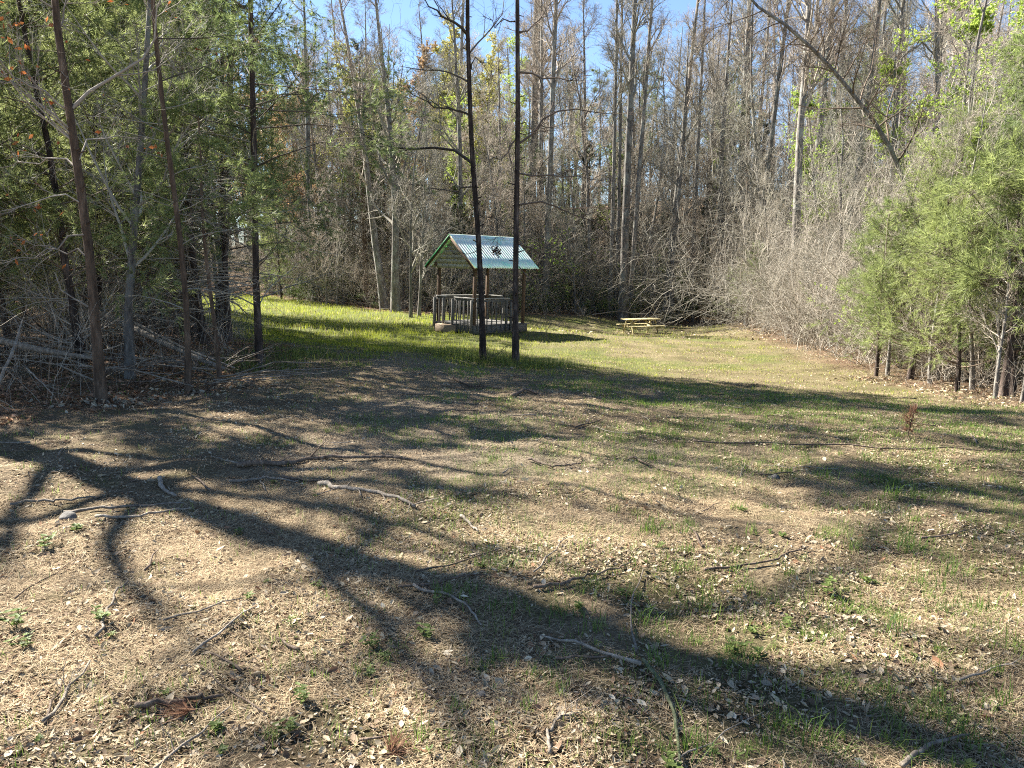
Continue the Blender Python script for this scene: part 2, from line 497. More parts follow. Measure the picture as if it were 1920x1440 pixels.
tag(link('ground', gm), 'sloping woodland ground of soil, chips and thin grass', 'ground', kind='structure')

# ------------------------------------------------------------------ trees
def path(pts, n):
    """resample a polyline to n points with small natural wobble"""
    pts = np.array(pts, float); d = np.concatenate([[0], np.cumsum(np.linalg.norm(np.diff(pts, axis=0), axis=1))])
    t = np.linspace(0, d[-1], n)
    return np.stack([np.interp(t, d, pts[:, a]) for a in range(3)], 1)
def trunk_line(h, n, lean=.03, wig=.02, g=rng):
    P = np.zeros((n, 3)); d = np.array([g.normal(0, lean), g.normal(0, lean), 1.])
    for j in range(1, n):
        d = d + np.array([g.normal(0, wig), g.normal(0, wig), 0]); d[0] -= P[j - 1, 0] * .01; d[1] -= P[j - 1, 1] * .01
        P[j] = P[j - 1] + unit(d) * h / (n - 1)
    P[0, 2] = -.25
    return P
def tr_radii(n, r0, r1):
    t = np.linspace(0, 1, n); r = r0 * (1 - t) ** .85 + r1
    r[0] *= 1.45; r[1] *= 1.04
    return r
TW_GREY = ((.18, .155, .13), (.38, .34, .29)); TW_BROWN = ((.06, .045, .035), (.17, .13, .10)); TW_TAN = ((.24, .205, .17), (.48, .44, .38))
def tcol(N, pal, g=rng):
    t = g.uniform(0, 1, (N, 1)); return np.array(pal[0]) * (1 - t) + np.array(pal[1]) * t
def bare_tree(P, Rt, pal=TW_GREY, t0=.35, m1=16, l1=3.4, m2=7, m3=6, m4=3, rmin=.004, up=.10, ang=48, ksides=8, g=rng, leaves=0, leafcol=None, dead=0, leafsize=.05, bmat=None, limbs=None, rr=.5, stubs=0):
    """returns trunk mesh, crown mesh, leaf mesh"""
    T = Acc(); tubes(T, P[None], Rt[None], ksides)
    C = Acc()
    Ht = P[-1, 2]
    B1, R1, L1 = grow(P[None], Rt[None], m1, t0, .98, ang, lambda t, b: l1 * (1.12 - .75 * t), 7, .13, up, rr, min(.012, rmin * 3), g)
    if stubs:
        SB, SR, _ = grow(P[None], Rt[None], stubs, .04, .5, 75, .16, 3, .1, .05, .28, .005, g, taper=.4); tubes(T, SB, SR, 5)
    if limbs:
        X = np.stack([path(q[0], 7) for q in limbs]); X[:, 1:-1] += g.normal(0, .035, X[:, 1:-1].shape)
        RX = np.array([q[1] for q in limbs])[:, None] * (1 - .75 * np.linspace(0, 1, 7))[None]
        B1 = np.concatenate([B1, X]); R1 = np.concatenate([R1, RX]); L1 = np.concatenate([L1, np.linalg.norm(np.diff(X, axis=1), axis=2).sum(1)])
    tubes(C, B1, R1, 5, tcol(len(B1), pal, g))
    B2, R2, L2 = grow(B1, R1, m2, .2, 1, 42, lambda t, b: L1[b] * .48 * (1.2 - .6 * t), 5, .15, up * .5, .6, rmin * 1.6, g)
    tubes(C, B2, R2, 4, tcol(len(B2), pal, g))
    B3, R3, L3 = grow(B2, R2, m3, .15, 1, 40, lambda t, b: L2[b] * .5, 4, .17, up * .5, .65, rmin, g)
    tubes(C, B3, R3, 3, tcol(len(B3), pal, g))
    last, rl = B3, R3
    if m4:
        B4, R4, L4 = grow(B3, R3, m4, .2, 1, 38, lambda t, b: L3[b] * .6 + .08, 3, .15, up * .5, .8, rmin * .8, g, taper=.5)
        tubes(C, B4, R4, 3, tcol(len(B4), pal, g)); last, rl = B4, R4
    tm = T.mesh('trunk', bmat or M_bark_grey, True)
    cm = C.mesh('crown', M_twig, True)
    lm = None
    if leaves:
        Lf = Acc()
        n = int(leaves); b = g.integers(0, len(last), n); tt = g.integers(1, last.shape[1], n)
        pos = last[b, tt] + g.normal(0, .02, (n, 3))
        if dead: pos[:, 2] -= .03
        t = g.uniform(0, 1, (n, 1)); col = np.array(leafcol[0]) * (1 - t) + np.array(leafcol[1]) * t
        scatter(Lf, LEAF5, LEAF5F, pos, xrot(n, g, 1.0), g.uniform(.6, 1.3, n) * leafsize, col)
        lm = Lf.mesh('foliage', M_deadleaf if dead else M_leaf)
    return tm, cm, lm
def pine_tree(P, Rt, t0=.22, m1=34, l1=1.9, m2=7, m3=3, tuft=10, nl=.14, nw=.0022, rmin=.003, ksides=8, g=rng, cols=((.06, .10, .028), (.17, .25, .07)), deadlow=0, up=.02, bmat=None, ang=72, clumps=3):
    T = Acc(); tubes(T, P[None], Rt[None], ksides)
    C = Acc(); F = Acc()
    B1, R1, L1 = grow(P[None], Rt[None], m1, t0, .99, ang, lambda t, b: l1 * (1.15 - .85 * (t - t0) / (1 - t0)), 6, .10, up, .3, .006, g)
    tubes(C, B1, R1, 4, tcol(len(B1), TW_BROWN, g))
    if deadlow:
        D1, DR1, DL = grow(P[None], Rt[None], deadlow, t0 * .3, t0 * 1.2, 80, lambda t, b: l1 * .8, 6, .12, .0, .22, .004, g)
        tubes(C, D1, DR1, 4, tcol(len(D1), TW_GREY, g))
        D2, DR2, _ = grow(D1, DR1, 6, .2, 1, 45, lambda t, b: DL[b] * .4, 4, .15, 0, .6, .0025, g)
        tubes(C, D2, DR2, 3, tcol(len(D2), TW_GREY, g))
    B2, R2, L2 = grow(B1, R1, m2, .3, 1, 45, lambda t, b: L1[b] * .38, 4, .12, .05, .6, rmin, g, planar=.4)
    tubes(C, B2, R2, 3, tcol(len(B2), TW_BROWN, g))
    B3, R3, L3 = grow(B2, R2, m3, .3, 1, 40, lambda t, b: L2[b] * .5 + .05, 3, .1, .08, .7, rmin, g)
    tubes(C, B3, R3, 3, tcol(len(B3), TW_BROWN, g))
    for Q in (B2, B3):
        for k in range(clumps):
            f = 1 - k * .28
            s = f * (Q.shape[1] - 1); i = min(int(s), Q.shape[1] - 2)
            c = Q[:, i] + (Q[:, i + 1] - Q[:, i]) * (s - i)
            needles(F, c, unit(Q[:, i + 1] - Q[:, i]), tuft, nl, nw, .85, g, cols)
    return T.mesh('trunk', bmat or M_bark_pine, True), C.mesh('branches', M_twig, True), F.mesh('crown', M_needle)
def cedar_tree(h, r0, g=rng, wide=1.5, t0=.12, cols=((.018, .032, .012), (.06, .085, .03)), m1=70, n=26000):
    P = trunk_line(h, 9, .02, .015, g); Rt = tr_radii(9, r0, .01)
    T = Acc(); tubes(T, P[None], Rt[None], 7); C = Acc()
    B1, R1, L1 = grow(P[None], Rt[None], m1, t0, .99, 58, lambda t, b: wide * (1.15 - t), 5, .1, .08, .3, .006, g)
    tubes(C, B1, R1, 3, tcol(len(B1), TW_BROWN, g))
    B2, R2, L2 = grow(B1, R1, 9, .15, 1, 40, lambda t, b: L1[b] * .4, 4, .14, .05, .5, .003, g)
    tubes(C, B2, R2, 3, tcol(len(B2), TW_BROWN, g))
    F = Acc()
    b = g.integers(0, len(B2), n // 8); k = g.integers(1, 4, n // 8)
    needles(F, B2[b, k] + g.normal(0, .03, (len(b), 3)), unit(B2[b, k] - B2[b, k - 1]), 8, .10, .007, .9, g, cols)
    return T.mesh('trunk', M_bark_brown, True), C.mesh('branches', M_twig, True), F.mesh('crown', M_needle)
def shrub_mesh(g, stems=9, h=2.6, m2=7, m3=5, pal=TW_TAN, rmin=.003, spread=.5, leaves=0, leafcol=None, leafsize=.045, arch=-.04):
    C = Acc()
    n = 7; S = np.zeros((stems, n, 3)); S[:, 0, :2] = g.normal(0, .18, (stems, 2)); S[:, 0, 2] = -.1
    d = unit(np.concatenate([g.normal(0, spread, (stems, 2)), np.ones((stems, 1))], 1))
    L = h * g.uniform(.6, 1.15, stems)
    for j in range(1, n):
        d = unit(d + g.normal(0, .09, (stems, 3)) + np.array([0, 0, arch])); S[:, j] = S[:, j - 1] + d * (L / (n - 1))[:, None]
    RS = g.uniform(.009, .02, stems)[:, None] * (1 - .8 * np.linspace(0, 1, n))[None]
    tubes(C, S, RS, 4, tcol(stems, pal, g))
    B2, R2, L2 = grow(S, RS, m2, .15, 1, 45, lambda t, b: L[b] * .42 * (1.2 - .5 * t), 5, .16, .03, .5, rmin * 1.3, g)
    tubes(C, B2, R2, 3, tcol(len(B2), pal, g))
    B3, R3, L3 = grow(B2, R2, m3, .15, 1, 42, lambda t, b: L2[b] * .5, 4, .18, .03, .7, rmin, g)
    tubes(C, B3, R3, 3, tcol(len(B3), pal, g))
    cm = C.mesh('stems', M_twig, True); lm = None
    if leaves:
        Lf = Acc(); b = g.integers(0, len(B3), leaves); k = g.integers(1, 4, leaves)
        t = g.uniform(0, 1, (leaves, 1)); col = np.array(leafcol[0]) * (1 - t) + np.array(leafcol[1]) * t
        scatter(Lf, LEAF5, LEAF5F, B3[b, k] + g.normal(0, .02, (leaves, 3)), xrot(leaves, g, .9), g.uniform(.6, 1.3, leaves) * leafsize, col)
        lm = Lf.mesh('foliage', M_leaf)
    return cm, lm

def place_tree(name, meshes, names, label, cat, loc, rz=0, group=None, scale=1, tilt=(0, 0)):
    t = thing(name, label, cat, loc, rz, group); t.scale = (scale,) * 3 if not hasattr(scale, '__len__') else scale
    t.rotation_euler = (tilt[0], tilt[1], rz)
    for nm, me in zip(names, meshes):
        if me is not None: link(nm, me, t)
    return t
def pixpath(pts, y, top_extra=8.0, n=14):
    """trunk path through photo pixels at depth y (last point continued upwards)"""
    b = gp(*pts[0]) if y is None else gnd(pts[0][0], y)
    W_ = [b] + [pt(px, py, b[1]) for px, py in pts[1:]]
    d = unit(W_[-1] - W_[-2]); d = unit(d * .6 + np.array([0, 0, .5]))
    W_.append(W_[-1] + d * top_extra)
    P = path(W_, n) - b
    P[0, 2] -= .2
    k = np.linspace(0, 1, n)[:, None]
    P[1:-1, 1] += np.sin(k[1:-1, 0] * 9) * .04
    return b, P
LG = 'tall thin trees at the left edge of the clearing'

# near trees, each traced to its own place -----------------------------------
def limb(b, pts, y, r, dy=0):
    """a limb through photo pixels, reaching dy metres away from (+) or towards the viewer (-)"""
    k = np.linspace(0, 1, len(pts))
    return (np.array([pt(px, py, y + dy * t) for (px, py), t in zip(pts, k)]) - b, r)
g = np.random.default_rng(5)
b, P = pixpath([(190, 757), (165, 480), (135, 240), (112, 60), (106, -10)], 9.1, 4.5, 16)
LM = [limb(b, [(133, 205), (180, 158), (232, 128), (272, 92), (300, 25), (315, -30)], 9.1, .022, .5), limb(b, [(125, 205), (90, 178), (40, 160), (-20, 145)], 9.1, .014, -.5),
      limb(b, [(140, 312), (105, 298), (50, 302), (-20, 318)], 9.1, .012, .6), limb(b, [(150, 380), (120, 362), (60, 380), (-20, 400)], 9.1, .010, -.4),
      limb(b, [(158, 440), (110, 455), (60, 480), (10, 500)], 9.1, .013, -.4), limb(b, [(160, 480), (135, 462), (95, 458), (40, 480)], 9.1, .013, .5),
      limb(b, [(148, 300), (175, 270), (215, 255), (262, 262)], 9.1, .012, .6)]
tm, cm, lm = bare_tree(P, tr_radii(16, .05, .010), TW_GREY, .3, 24, 1.7, 6, 4, 2, .0025, .12, 52, 9, g, 420, ((.30, .09, .03), (.42, .17, .06)), 1, .075, M_bark_brown, LM, .26, 10)
t = place_tree('hardwood_sapling', (tm, cm, lm), ('trunk', 'crown', 'dead_leaves'), 'forked brown sapling with rusty dead leaves, nearest trunk at the left woods edge', 'tree', b)
NC = ((.14, .18, .06), (.38, .45, .18))
b, P = pixpath([(352, 737), (350, 600), (335, 440), (310, 240), (295, 80), (288, -10)], 10.1, 4.5, 16)
tm, cm, lm = pine_tree(P, tr_radii(16, .034, .008), .36, 34, 1.6, 7, 3, 11, .14, .0034, .003, 8, g, NC, deadlow=22, bmat=M_bark_brown)
place_tree('young_pine', (tm, cm, lm), ('trunk', 'branches', 'crown'), 'slender reddish pine curving left, just right of the forked brown sapling', 'tree', b, group=LG)
b, P = pixpath([(412, 718), (395, 560), (381, 400), (375, 300)], 11.0, .9, 14)
tm, cm, lm = pine_tree(P, tr_radii(14, .028, .008), .45, 22, 1.2, 6, 3, 10, .13, .0034, .003, 8, g, NC, deadlow=16, bmat=M_bark_brown)
place_tree('young_pine', (tm, cm, lm), ('trunk', 'branches', 'crown'), 'thinnest short pine pole between two taller pines beside the brush pile', 'tree', b, group=LG)
b, P = pixpath([(487, 690), (478, 520), (476, 300), (471, 0)], 13.0, 6, 16)
tm, cm, lm = pine_tree(P, tr_radii(16, .052, .010), .27, 60, 2.2, 8, 3, 11, .15, .004, .003, 9, g, NC, deadlow=34)
place_tree('young_pine', (tm, cm, lm), ('trunk', 'branches', 'crown'), 'straight dark pine standing alone where the lawn meets the left woods', 'tree', b, group=LG)
b, P = pixpath([(428, 645), (420, 480), (416, 300), (418, 120)], 17.0, 4, 14)
tm, cm, lm = pine_tree(P, tr_radii(14, .06, .012), .2, 50, 1.9, 8, 3, 11, .14, .0045, .003, 8, g, NC, deadlow=20)
place_tree('young_pine', (tm, cm, lm), ('trunk', 'branches', 'crown'), 'dark pine half hidden behind the lone straight pine', 'tree', b, group=LG)

# the two trees in front of the shelter
b, P = pixpath([(906, 670), (903, 560), (896, 430), (884, 280), (877, 60), (877, 0)], 16.6, 7, 18)
g = np.random.default_rng(21)
Y = b[1]
LM = [limb(b, [(884, 305), (858, 286), (800, 280), (740, 275), (700, 262), (662, 240)], Y, .035, 1.2), limb(b, [(883, 215), (845, 209), (805, 196), (782, 178), (762, 155)], Y, .026, -.8),
      limb(b, [(880, 155), (852, 141), (800, 132), (750, 124)], Y, .022, .6), limb(b, [(877, 66), (850, 42), (822, 22), (792, -10)], Y, .035, -.7),
      limb(b, [(886, 350), (868, 352), (845, 366), (800, 356), (770, 345)], Y, .018, .7), limb(b, [(884, 130), (892, 112), (912, 118), (925, 130)], Y, .016, -.4),
      limb(b, [(893, 400), (915, 405), (936, 412), (933, 440), (932, 468)], Y, .012, -.6), limb(b, [(880, 100), (900, 80), (940, 30), (955, -20)], Y, .02, .6),
      limb(b, [(905, 600), (918, 585), (938, 575), (955, 590)], Y, .012, -.5), limb(b, [(893, 470), (860, 478), (835, 470)], Y, .009, -.5)]
DL = Acc(); n = 95
scatter(DL, LEAF5, LEAF5F, LM[6][0][-1] + g.normal(0, (.05, .05, .06), (n, 3)) + np.array([0, 0, -.03]), xrot(n, g, 1.2), g.uniform(.04, .075, n), np.array([(.04, .018, .015)]) + g.uniform(0, 1, (n, 1)) * np.array([(.08, .045, .04)]))
tm, cm, lm = bare_tree(P, tr_radii(18, .056, .010), TW_BROWN, .55, 20, 3.0, 6, 4, 2, .003, .05, 70, 10, g, 0, bmat=M_bark_pine, limbs=LM, stubs=34)
place_tree('bare_tree', (tm, cm, DL.mesh('dead_leaves', M_deadleaf)), ('trunk', 'crown', 'dead_leaves'), 'dark bare tree leaning slightly left before the shelter, dead leaf clump hanging on it', 'tree', b)
b, P = pixpath([(967, 683), (966, 560), (968, 430), (971, 220), (970, 0)], 16.0, 7, 18)
Y = b[1]
LM = [limb(b, [(974, 268), (1000, 245), (1030, 216), (1085, 204), (1150, 214)], Y, .028, 1.0), limb(b, [(974, 325), (1025, 331), (1100, 329), (1140, 318)], Y, .02, -.8),
      limb(b, [(974, 384), (1020, 378), (1060, 400), (1120, 414), (1165, 462)], Y, .022, .9), limb(b, [(976, 136), (1020, 144), (1060, 151), (1110, 141)], Y, .024, -.9),
      limb(b, [(965, 263), (946, 290), (928, 300), (898, 298)], Y, .020, -.4), limb(b, [(973, 458), (1010, 466), (1040, 480), (1095, 492)], Y, .018, 1.0),
      limb(b, [(973, 500), (995, 520), (1012, 565), (1036, 612)], Y, .012, -.6), limb(b, [(965, 40), (930, 44), (905, 30)], Y, .016, .5), limb(b, [(975, 250), (1010, 240), (1045, 252)], Y, .012, .5),
      limb(b, [(968, 640), (940, 660), (920, 668)], Y, .008, -.3), limb(b, [(974, 60), (1010, 40), (1040, 0)], Y, .02, .8)]
tm, cm, lm = bare_tree(P, tr_radii(18, .058, .010), TW_BROWN, .55, 20, 3.0, 6, 4, 2, .003, .05, 70, 10, g, 0, bmat=M_bark_pine, limbs=LM, stubs=34)
place_tree('bare_tree', (tm, cm, lm), ('trunk', 'crown', 'foliage'), 'straight bare dark tree in front of the shelter roof, right one of the pair', 'tree', b)
# leaning tree over the right woods edge
b, P = pixpath([(1760, 690), (1745, 520), (1715, 380), (1655, 250), (1600, 180), (1545, 112), (1475, 48), (1400, -2)], 21, 3, 18)
tm, cm, lm = bare_tree(P, tr_radii(18, .07, .015), TW_BROWN, .35, 34, 2.4, 7, 5, 3, .004, .03, 60, 9, g, 0)
place_tree('hardwood_tree', (tm, cm, lm), ('trunk', 'crown', 'foliage'), 'leafless grey tree bowed far over to the left above the right woods edge', 'tree', b)
# tall tree outside the frame on the left whose trunk and limbs shade the foreground
g = np.random.default_rng(77)
P = path([(0, 0, -.2), (.1, 0, 4), (-.1, .1, 8), (.2, 0, 12), (.3, .2, 16)], 14)
Z_ = lambda *q: np.array(q, float)
LM = [(Z_((0, 0, 9.7), (1.2, .9, 10.2), (2.4, 2.2, 10.1), (3.6, 3.4, 10.4)), .06), (Z_((0, 0, 9.2), (-.6, -.7, 9.6), (-1.2, -1.6, 9.7), (-2.0, -2.6, 10)), .032), (Z_((0, 0, 6.5), (.4, .8, 7.2), (1.2, 1.8, 7.9), (1.8, 3.0, 8.3)), .03)]
tm, cm, lm = bare_tree(P, tr_radii(14, .17, .06), TW_GREY, .32, 30, 3.4, 8, 5, 3, .005, .12, 48, 9, g, 0, limbs=LM)
place_tree('hardwood_tree', (tm, cm, lm), ('trunk', 'crown', 'foliage'), 'stout leafless hardwood in the woods to the left of the viewer', 'tree', (-9.0, 9.75, h1(-9.0, 9.75)))

# ------------------------------------------------------------------ prototypes for the woods
protos = {}
def proto(kind, meshes, names): protos.setdefault(kind, []).append((meshes, names))
for k in range(4):
    g = np.random.default_rng(100 + k)
    h = (19, 17, 21, 16)[k]
    P = trunk_line(h, 11, .012, .018, g); Rt = tr_radii(11, .17, .02)
    proto('bare', bare_tree(P, Rt, TW_GREY, (.42, .3, .5, .25)[k], 20, 3.6, 8, 6, 3, .006, .14, 42, 8, g), ('trunk', 'crown', 'foliage'))
g = np.random.default_rng(104)
P = trunk_line(23, 11, .0, .007, g)
proto('bare', bare_tree(P, tr_radii(11, .17, .03), TW_GREY, .45, 22, 3.4, 8, 6, 3, .006, .14, 42, 8, g), ('trunk', 'crown', 'foliage'))
for k in range(3):
    g = np.random.default_rng(130 + k)
    P = trunk_line(9, 9, .06, .05, g)
    proto('slim', bare_tree(P, tr_radii(9, .055, .01), TW_TAN if k != 1 else TW_GREY, .15, 22, 2.3, 7, 5, 3, .004, .12, 45, 6, g), ('trunk', 'crown', 'foliage'))
for k in range(3):
    g = np.random.default_rng(150 + k)
    P = trunk_line(15, 10, .03, .04, g)
    lc = (((.36, .36, .08), (.52, .50, .16)), ((.34, .22, .12), (.46, .33, .19)), ((.30, .42, .07), (.46, .56, .14)))[k]
    proto('bud', bare_tree(P, tr_radii(10, .13, .015), TW_GREY, .3, 20, 3.3, 7, 6, 2, .005, .13, 44, 7, g, 17000, lc, 0, .11), ('trunk', 'crown', 'foliage'))
for k in range(3):
    g = np.random.default_rng(170 + k)
    P = trunk_line((14, 11, 17)[k], 10, .02, .02, g)
    proto('pine', pine_tree(P, tr_radii(10, (.12, .1, .16)[k], .015), (.25, .18, .5)[k], (60, 50, 60)[k], (2.1, 1.9, 2.6)[k], 8, 3, 8, .17, .006, .004, 7, g, ((.07, .09, .035), (.26, .31, .12)), deadlow=14), ('trunk', 'branches', 'crown'))
for k in range(3):
    g = np.random.default_rng(190 + k)
    P = trunk_line((3.8, 4.8, 3.0)[k], 9, .04, .02, g)
    proto('smallpine', pine_tree(P, tr_radii(9, .04, .008), .10, 46, 1.3, 7, 3, 7, .15, .0032, .0025, 6, g, ((.13, .17, .055), (.34, .40, .16)), up=.05), ('trunk', 'branches', 'crown'))
for k in range(3):
    g = np.random.default_rng(210 + k)
    proto('cedar', cedar_tree((9, 12, 6)[k], (.11, .14, .07)[k], g, (1.7, 2.2, 1.3)[k]), ('trunk', 'branches', 'crown'))
for k in range(4):
    g = np.random.default_rng(230 + k)
    proto('shrub', shrub_mesh(g, (9, 12, 8, 14)[k], (2.6, 1.8, 3.4, 1.3)[k], pal=(TW_TAN, TW_GREY, TW_TAN, TW_TAN)[k]), ('stems', 'foliage'))
for k in range(3):
    g = np.random.default_rng(250 + k)
    lc = (((.24, .36, .05), (.42, .54, .12)), ((.06, .10, .03), (.16, .21, .06)), ((.22, .30, .05), (.38, .44, .10)))[k]
    proto('leafshrub', shrub_mesh(g, (8, 11, 7)[k], (3.2, 1.8, 2.0)[k], leaves=(2600, 5000, 2200)[k], leafcol=lc, leafsize=(.07, .055, .05)[k]), ('stems', 'foliage'))

for k in range(3):
    g = np.random.default_rng(270 + k)
    P = trunk_line((8.5, 10.5, 7)[k], 10, .03, .03, g)
    proto('youngpine', pine_tree(P, tr_radii(10, (.06, .07, .05)[k], .01), (.16, .24, .12)[k], (64, 66, 54)[k], (1.9, 2.1, 1.6)[k], 8, 3, 9, .16, .0055, .0035, 6, g, ((.12, .15, .055), (.42, .47, .20)), deadlow=24), ('trunk', 'branches', 'crown'))
for k in range(2):
    g = np.random.default_rng(290 + k)
    proto('brush', shrub_mesh(g, (11, 9)[k], (4.6, 5.6)[k], 12, 7, pal=(TW_TAN, TW_GREY)[k], rmin=.0045, spread=.38), ('stems', 'foliage'))
for k in range(3):
    g = np.random.default_rng(310 + k)
    proto('arching', shrub_mesh(g, (13, 11, 15)[k], (5.2, 6.8, 4.2)[k], 12, 8, pal=((.20, .18, .155), (.48, .445, .395)), rmin=.0045, spread=.62, arch=-.07), ('stems', 'foliage'))
for k in range(2):
    g = np.random.default_rng(320 + k)
    proto('darkshrub', shrub_mesh(g, (7, 9)[k], (2.2, 1.3)[k], 6, 4, pal=((.07, .05, .04), (.20, .155, .12))), ('stems', 'foliage'))
NAMES = dict(arching='arching_shrub', darkshrub='dark_shrub', youngpine='young_pine', brush='tall_shrub', bare='hardwood_tree', slim='slim_sapling', bud='budding_tree', pine='pine_tree', smallpine='small_pine', cedar='cedar_tree', shrub='bare_shrub', leafshrub='leafy_shrub')
CAT = dict(arching='shrub', darkshrub='shrub', youngpine='tree', brush='shrub', bare='tree', slim='sapling', bud='tree', pine='tree', smallpine='tree', cedar='tree', shrub='shrub', leafshrub='shrub')
DESC = dict(arching='pale arching thicket', darkshrub='dark bare shrub', youngpine='young olive pine', brush='tall bare thicket', bare='leafless grey hardwood', slim='thin leafless sapling', bud='budding pale tree', pine='tall green pine',
            smallpine='small bright pine', cedar='dark dense cedar', shrub='tangled leafless shrub', leafshrub='fresh green shrub')
ZONE = dict(left='in the shaded woods on the left', back='in the woods behind the clearing', hill='on the wooded slope at the right', edge='along the right edge of the clearing', off='in the woods beside the clearing, left of the view', beh='in the woods behind the viewer')
first = {}
def where(p, zone):
    px = float(proj(p[0], p[1], p[2])[0])
    if zone in ('off', 'beh'): return ZONE[zone]
    row = 'deep ' if p[1] > {'left': 24, 'back': 56, 'hill': 34, 'edge': 19}[zone] else 'just '
    if zone == 'left':
        return row + ('in woods left of the forked brown sapling' if px < 150 else 'in woods between the forked sapling and the lone pine')
    bins = [(560, 'in woods beyond the far left end of the lawn'), (700, 'in woods behind the bright strip of lawn'), (800, 'in woods left of the shelter roof'),
            (930, 'in woods behind the shelter'), (1060, 'in woods right of the shelter roof'), (1150, 'in woods between shelter and picnic table'), (1250, 'in woods behind the picnic table'),
            (1350, 'in woods at the creek past the picnic table'), (1440, 'on the slope by the small bank pine'), (1560, 'on the slope above the leaf strewn margin'),
            (1680, 'on the slope behind the lone small pine'), (1800, 'on the slope behind the right edge pines'), (9999, 'on the slope at the far right')]
    for lim, txt in bins:
        if px < lim: return row + txt
def put(kind, loc, scale, zone, v=None, label=None, rz=None, tilt=None):
    pl = protos[kind]; v = random.randrange(len(pl)) if v is None else v % len(pl)
    rz = random.uniform(0, 6.283) if rz is None else rz
    tilt = tilt or (random.gauss(0, .025), random.gauss(0, .025))
    lab = label or (DESC[kind] + ' ' + where(loc, zone))
    grp = None if label else {'tree': 'trees', 'sapling': 'saplings', 'shrub': 'shrubs'}[CAT[kind]] + ': ' + lab
    ms, ns = pl[v]
    eul = (Matrix.Rotation(tilt[1], 4, 'Y') @ Matrix.Rotation(tilt[0], 4, 'X') @ Matrix.Rotation(rz, 4, 'Z')).to_euler(); tilt = (eul[0], eul[1]); rz = eul[2]
    if (kind, v) not in first:
        t = place_tree(NAMES[kind], ms, ns, lab, CAT[kind], loc, rz, grp, scale, tilt); first[(kind, v)] = t
    else:
        t = dup(first[(kind, v)], loc, rz, scale, lab, grp, tilt)
        if not grp and 'group' in t: del t['group']
    return t
def at_(px, y): return gnd(px, y)

# notable woods trees (photo column, depth, kind, scale, variant, label, tilt about y)
for px, y, kd, sc_, v, lab, tl in [
    (1168, 44, 'bare', (1.3, 1.3, 1.1), 4, 'stout straight grey trunk, thickest of the cluster behind the picnic table', .008),
    (1143, 46, 'bare', (.75, .75, 1.0), 4, 'slim upright trunk at the left of the cluster behind the picnic table', .01),
    (1180, 45, 'bare', (.85, .85, 1.1), 4, 'pale leaning trunk at the right of the cluster behind the picnic table', .045),
    (1155, 47, 'bare', (.7, .7, 1.1), 4, 'thin dark trunk between the slim and the stout trunks past the picnic table', .004),
    (1245, 47, 'bare', (.85, .85, 1.1), 4, 'grey tree leaning right, just past the picnic table cluster', .07),
    (1292, 49, 'bare', (.8, .8, 1.0), 4, 'dark trunk at the creek bank behind the picnic table', .02),
    (1402, 38, 'bare', (.75, .75, 1.0), 4, 'pale grey trunk leaning right beside the small pine at the bank', .075),
    (1543, 42, 'bare', (.9, .9, 1.0), 4, 'upright grey trunk rising through pale brush on the right slope', .0),
    (1580, 36, 'bare', (1.0, 1.0, .9), 1, 'slender pale trunk rising out of the tangled brush', .02),
    (1655, 40, 'bare', (1.0, 1.0, 1.0), 4, 'thick pale trunk with yellow green leaves around it', .0),
    (1000, 60, 'bare', (2.2, 2.2, 1.35), 2, 'big dark double trunk seen right of the pair before the shelter', .0),
    (742, 42, 'bare', (1.25, 1.25, 1.1), 3, 'grey tree with wide branches behind the lawn, left of the shelter', -.03),
    (722, 44, 'bare', (1.2, 1.2, 1.1), 1, 'dark trunk curving left behind the lawn', -.12),
    (688, 47, 'cedar', 1.25, 1, 'dark cedar over the far edge of the lawn', -.04),
    (770, 38.5, 'slim', 1.3, 0, 'pale slim sapling left of the shelter gable', .0),
    (785, 39, 'slim', 1.2, 1, 'twin of pale stems close to the shelter gable', .02),
    (632, 47, 'slim', 1.1, 2, 'thin dark sapling at the far lawn edge', .0),
    (614, 46, 'slim', .8, 0, 'short thin sapling at the far lawn edge', .03),
    (528, 50, 'smallpine', 1.3, 1, 'bright young pine at the far left corner of the lawn', 0),
    (1400, 36, 'smallpine', .95, 0, 'bluish small pine at the bank right of the picnic table', 0),
    (1643, 17.5, 'smallpine', .8, 1, 'small sunlit pine standing forward of the right woods edge', 0),
    (1795, 14.5, 'smallpine', .95, 0, 'bright pine sapling with open branches at the right woods edge', .0),
    (1865, 13.0, 'slim', .42, 0, 'bare pale sapling at the far right of the woods edge', .0),
    (1900, 13.5, 'smallpine', 1.0, 1, 'bright pine at the far right end of the woods edge', .0),
    (1000, 47, 'leafshrub', 1.5, 0, 'yellow green shrub behind the shelter roof', 0),
]:
    put(kd, at_(px, y), sc_, 'back', v, lab, tilt=(random.gauss(0, .01), tl))

# loose fill of the woods
def fill(kind, n, pxr, yr, zone, sc=(.8, 1.2), mind=1.0, avoid=-.8, vs=None, world=False):
    k = 0; tries = 0
    while k < n and tries < n * 30:
        tries += 1
        y = random.uniform(*yr)
        if world: p = np.array([random.uniform(*pxr), y, 0]); p[2] = h1(p[0], p[1])
        else: p = at_(random.uniform(*pxr), y)
        if edge_dist(p[:1], p[1:2])[0] > avoid: continue
        if p[0] < 0 and .584 * p[0] + .81 * p[1] < 4.7: continue
        if any((p[0] - q[0]) ** 2 + (p[1] - q[1]) ** 2 < mind ** 2 for q in taken.get(kind, [])): continue
        taken.setdefault(kind, []).append(p); k += 1
        put(kind, p, random.uniform(*sc), zone, None if vs is None else random.choice(vs))
taken = {}
fill('bare', 40, (560, 1400), (46, 85), 'back', (.9, 1.25), 2.3)
fill('bare', 36, (1250, 2150), (30, 85), 'hill', (.8, 1.15), 2.5)
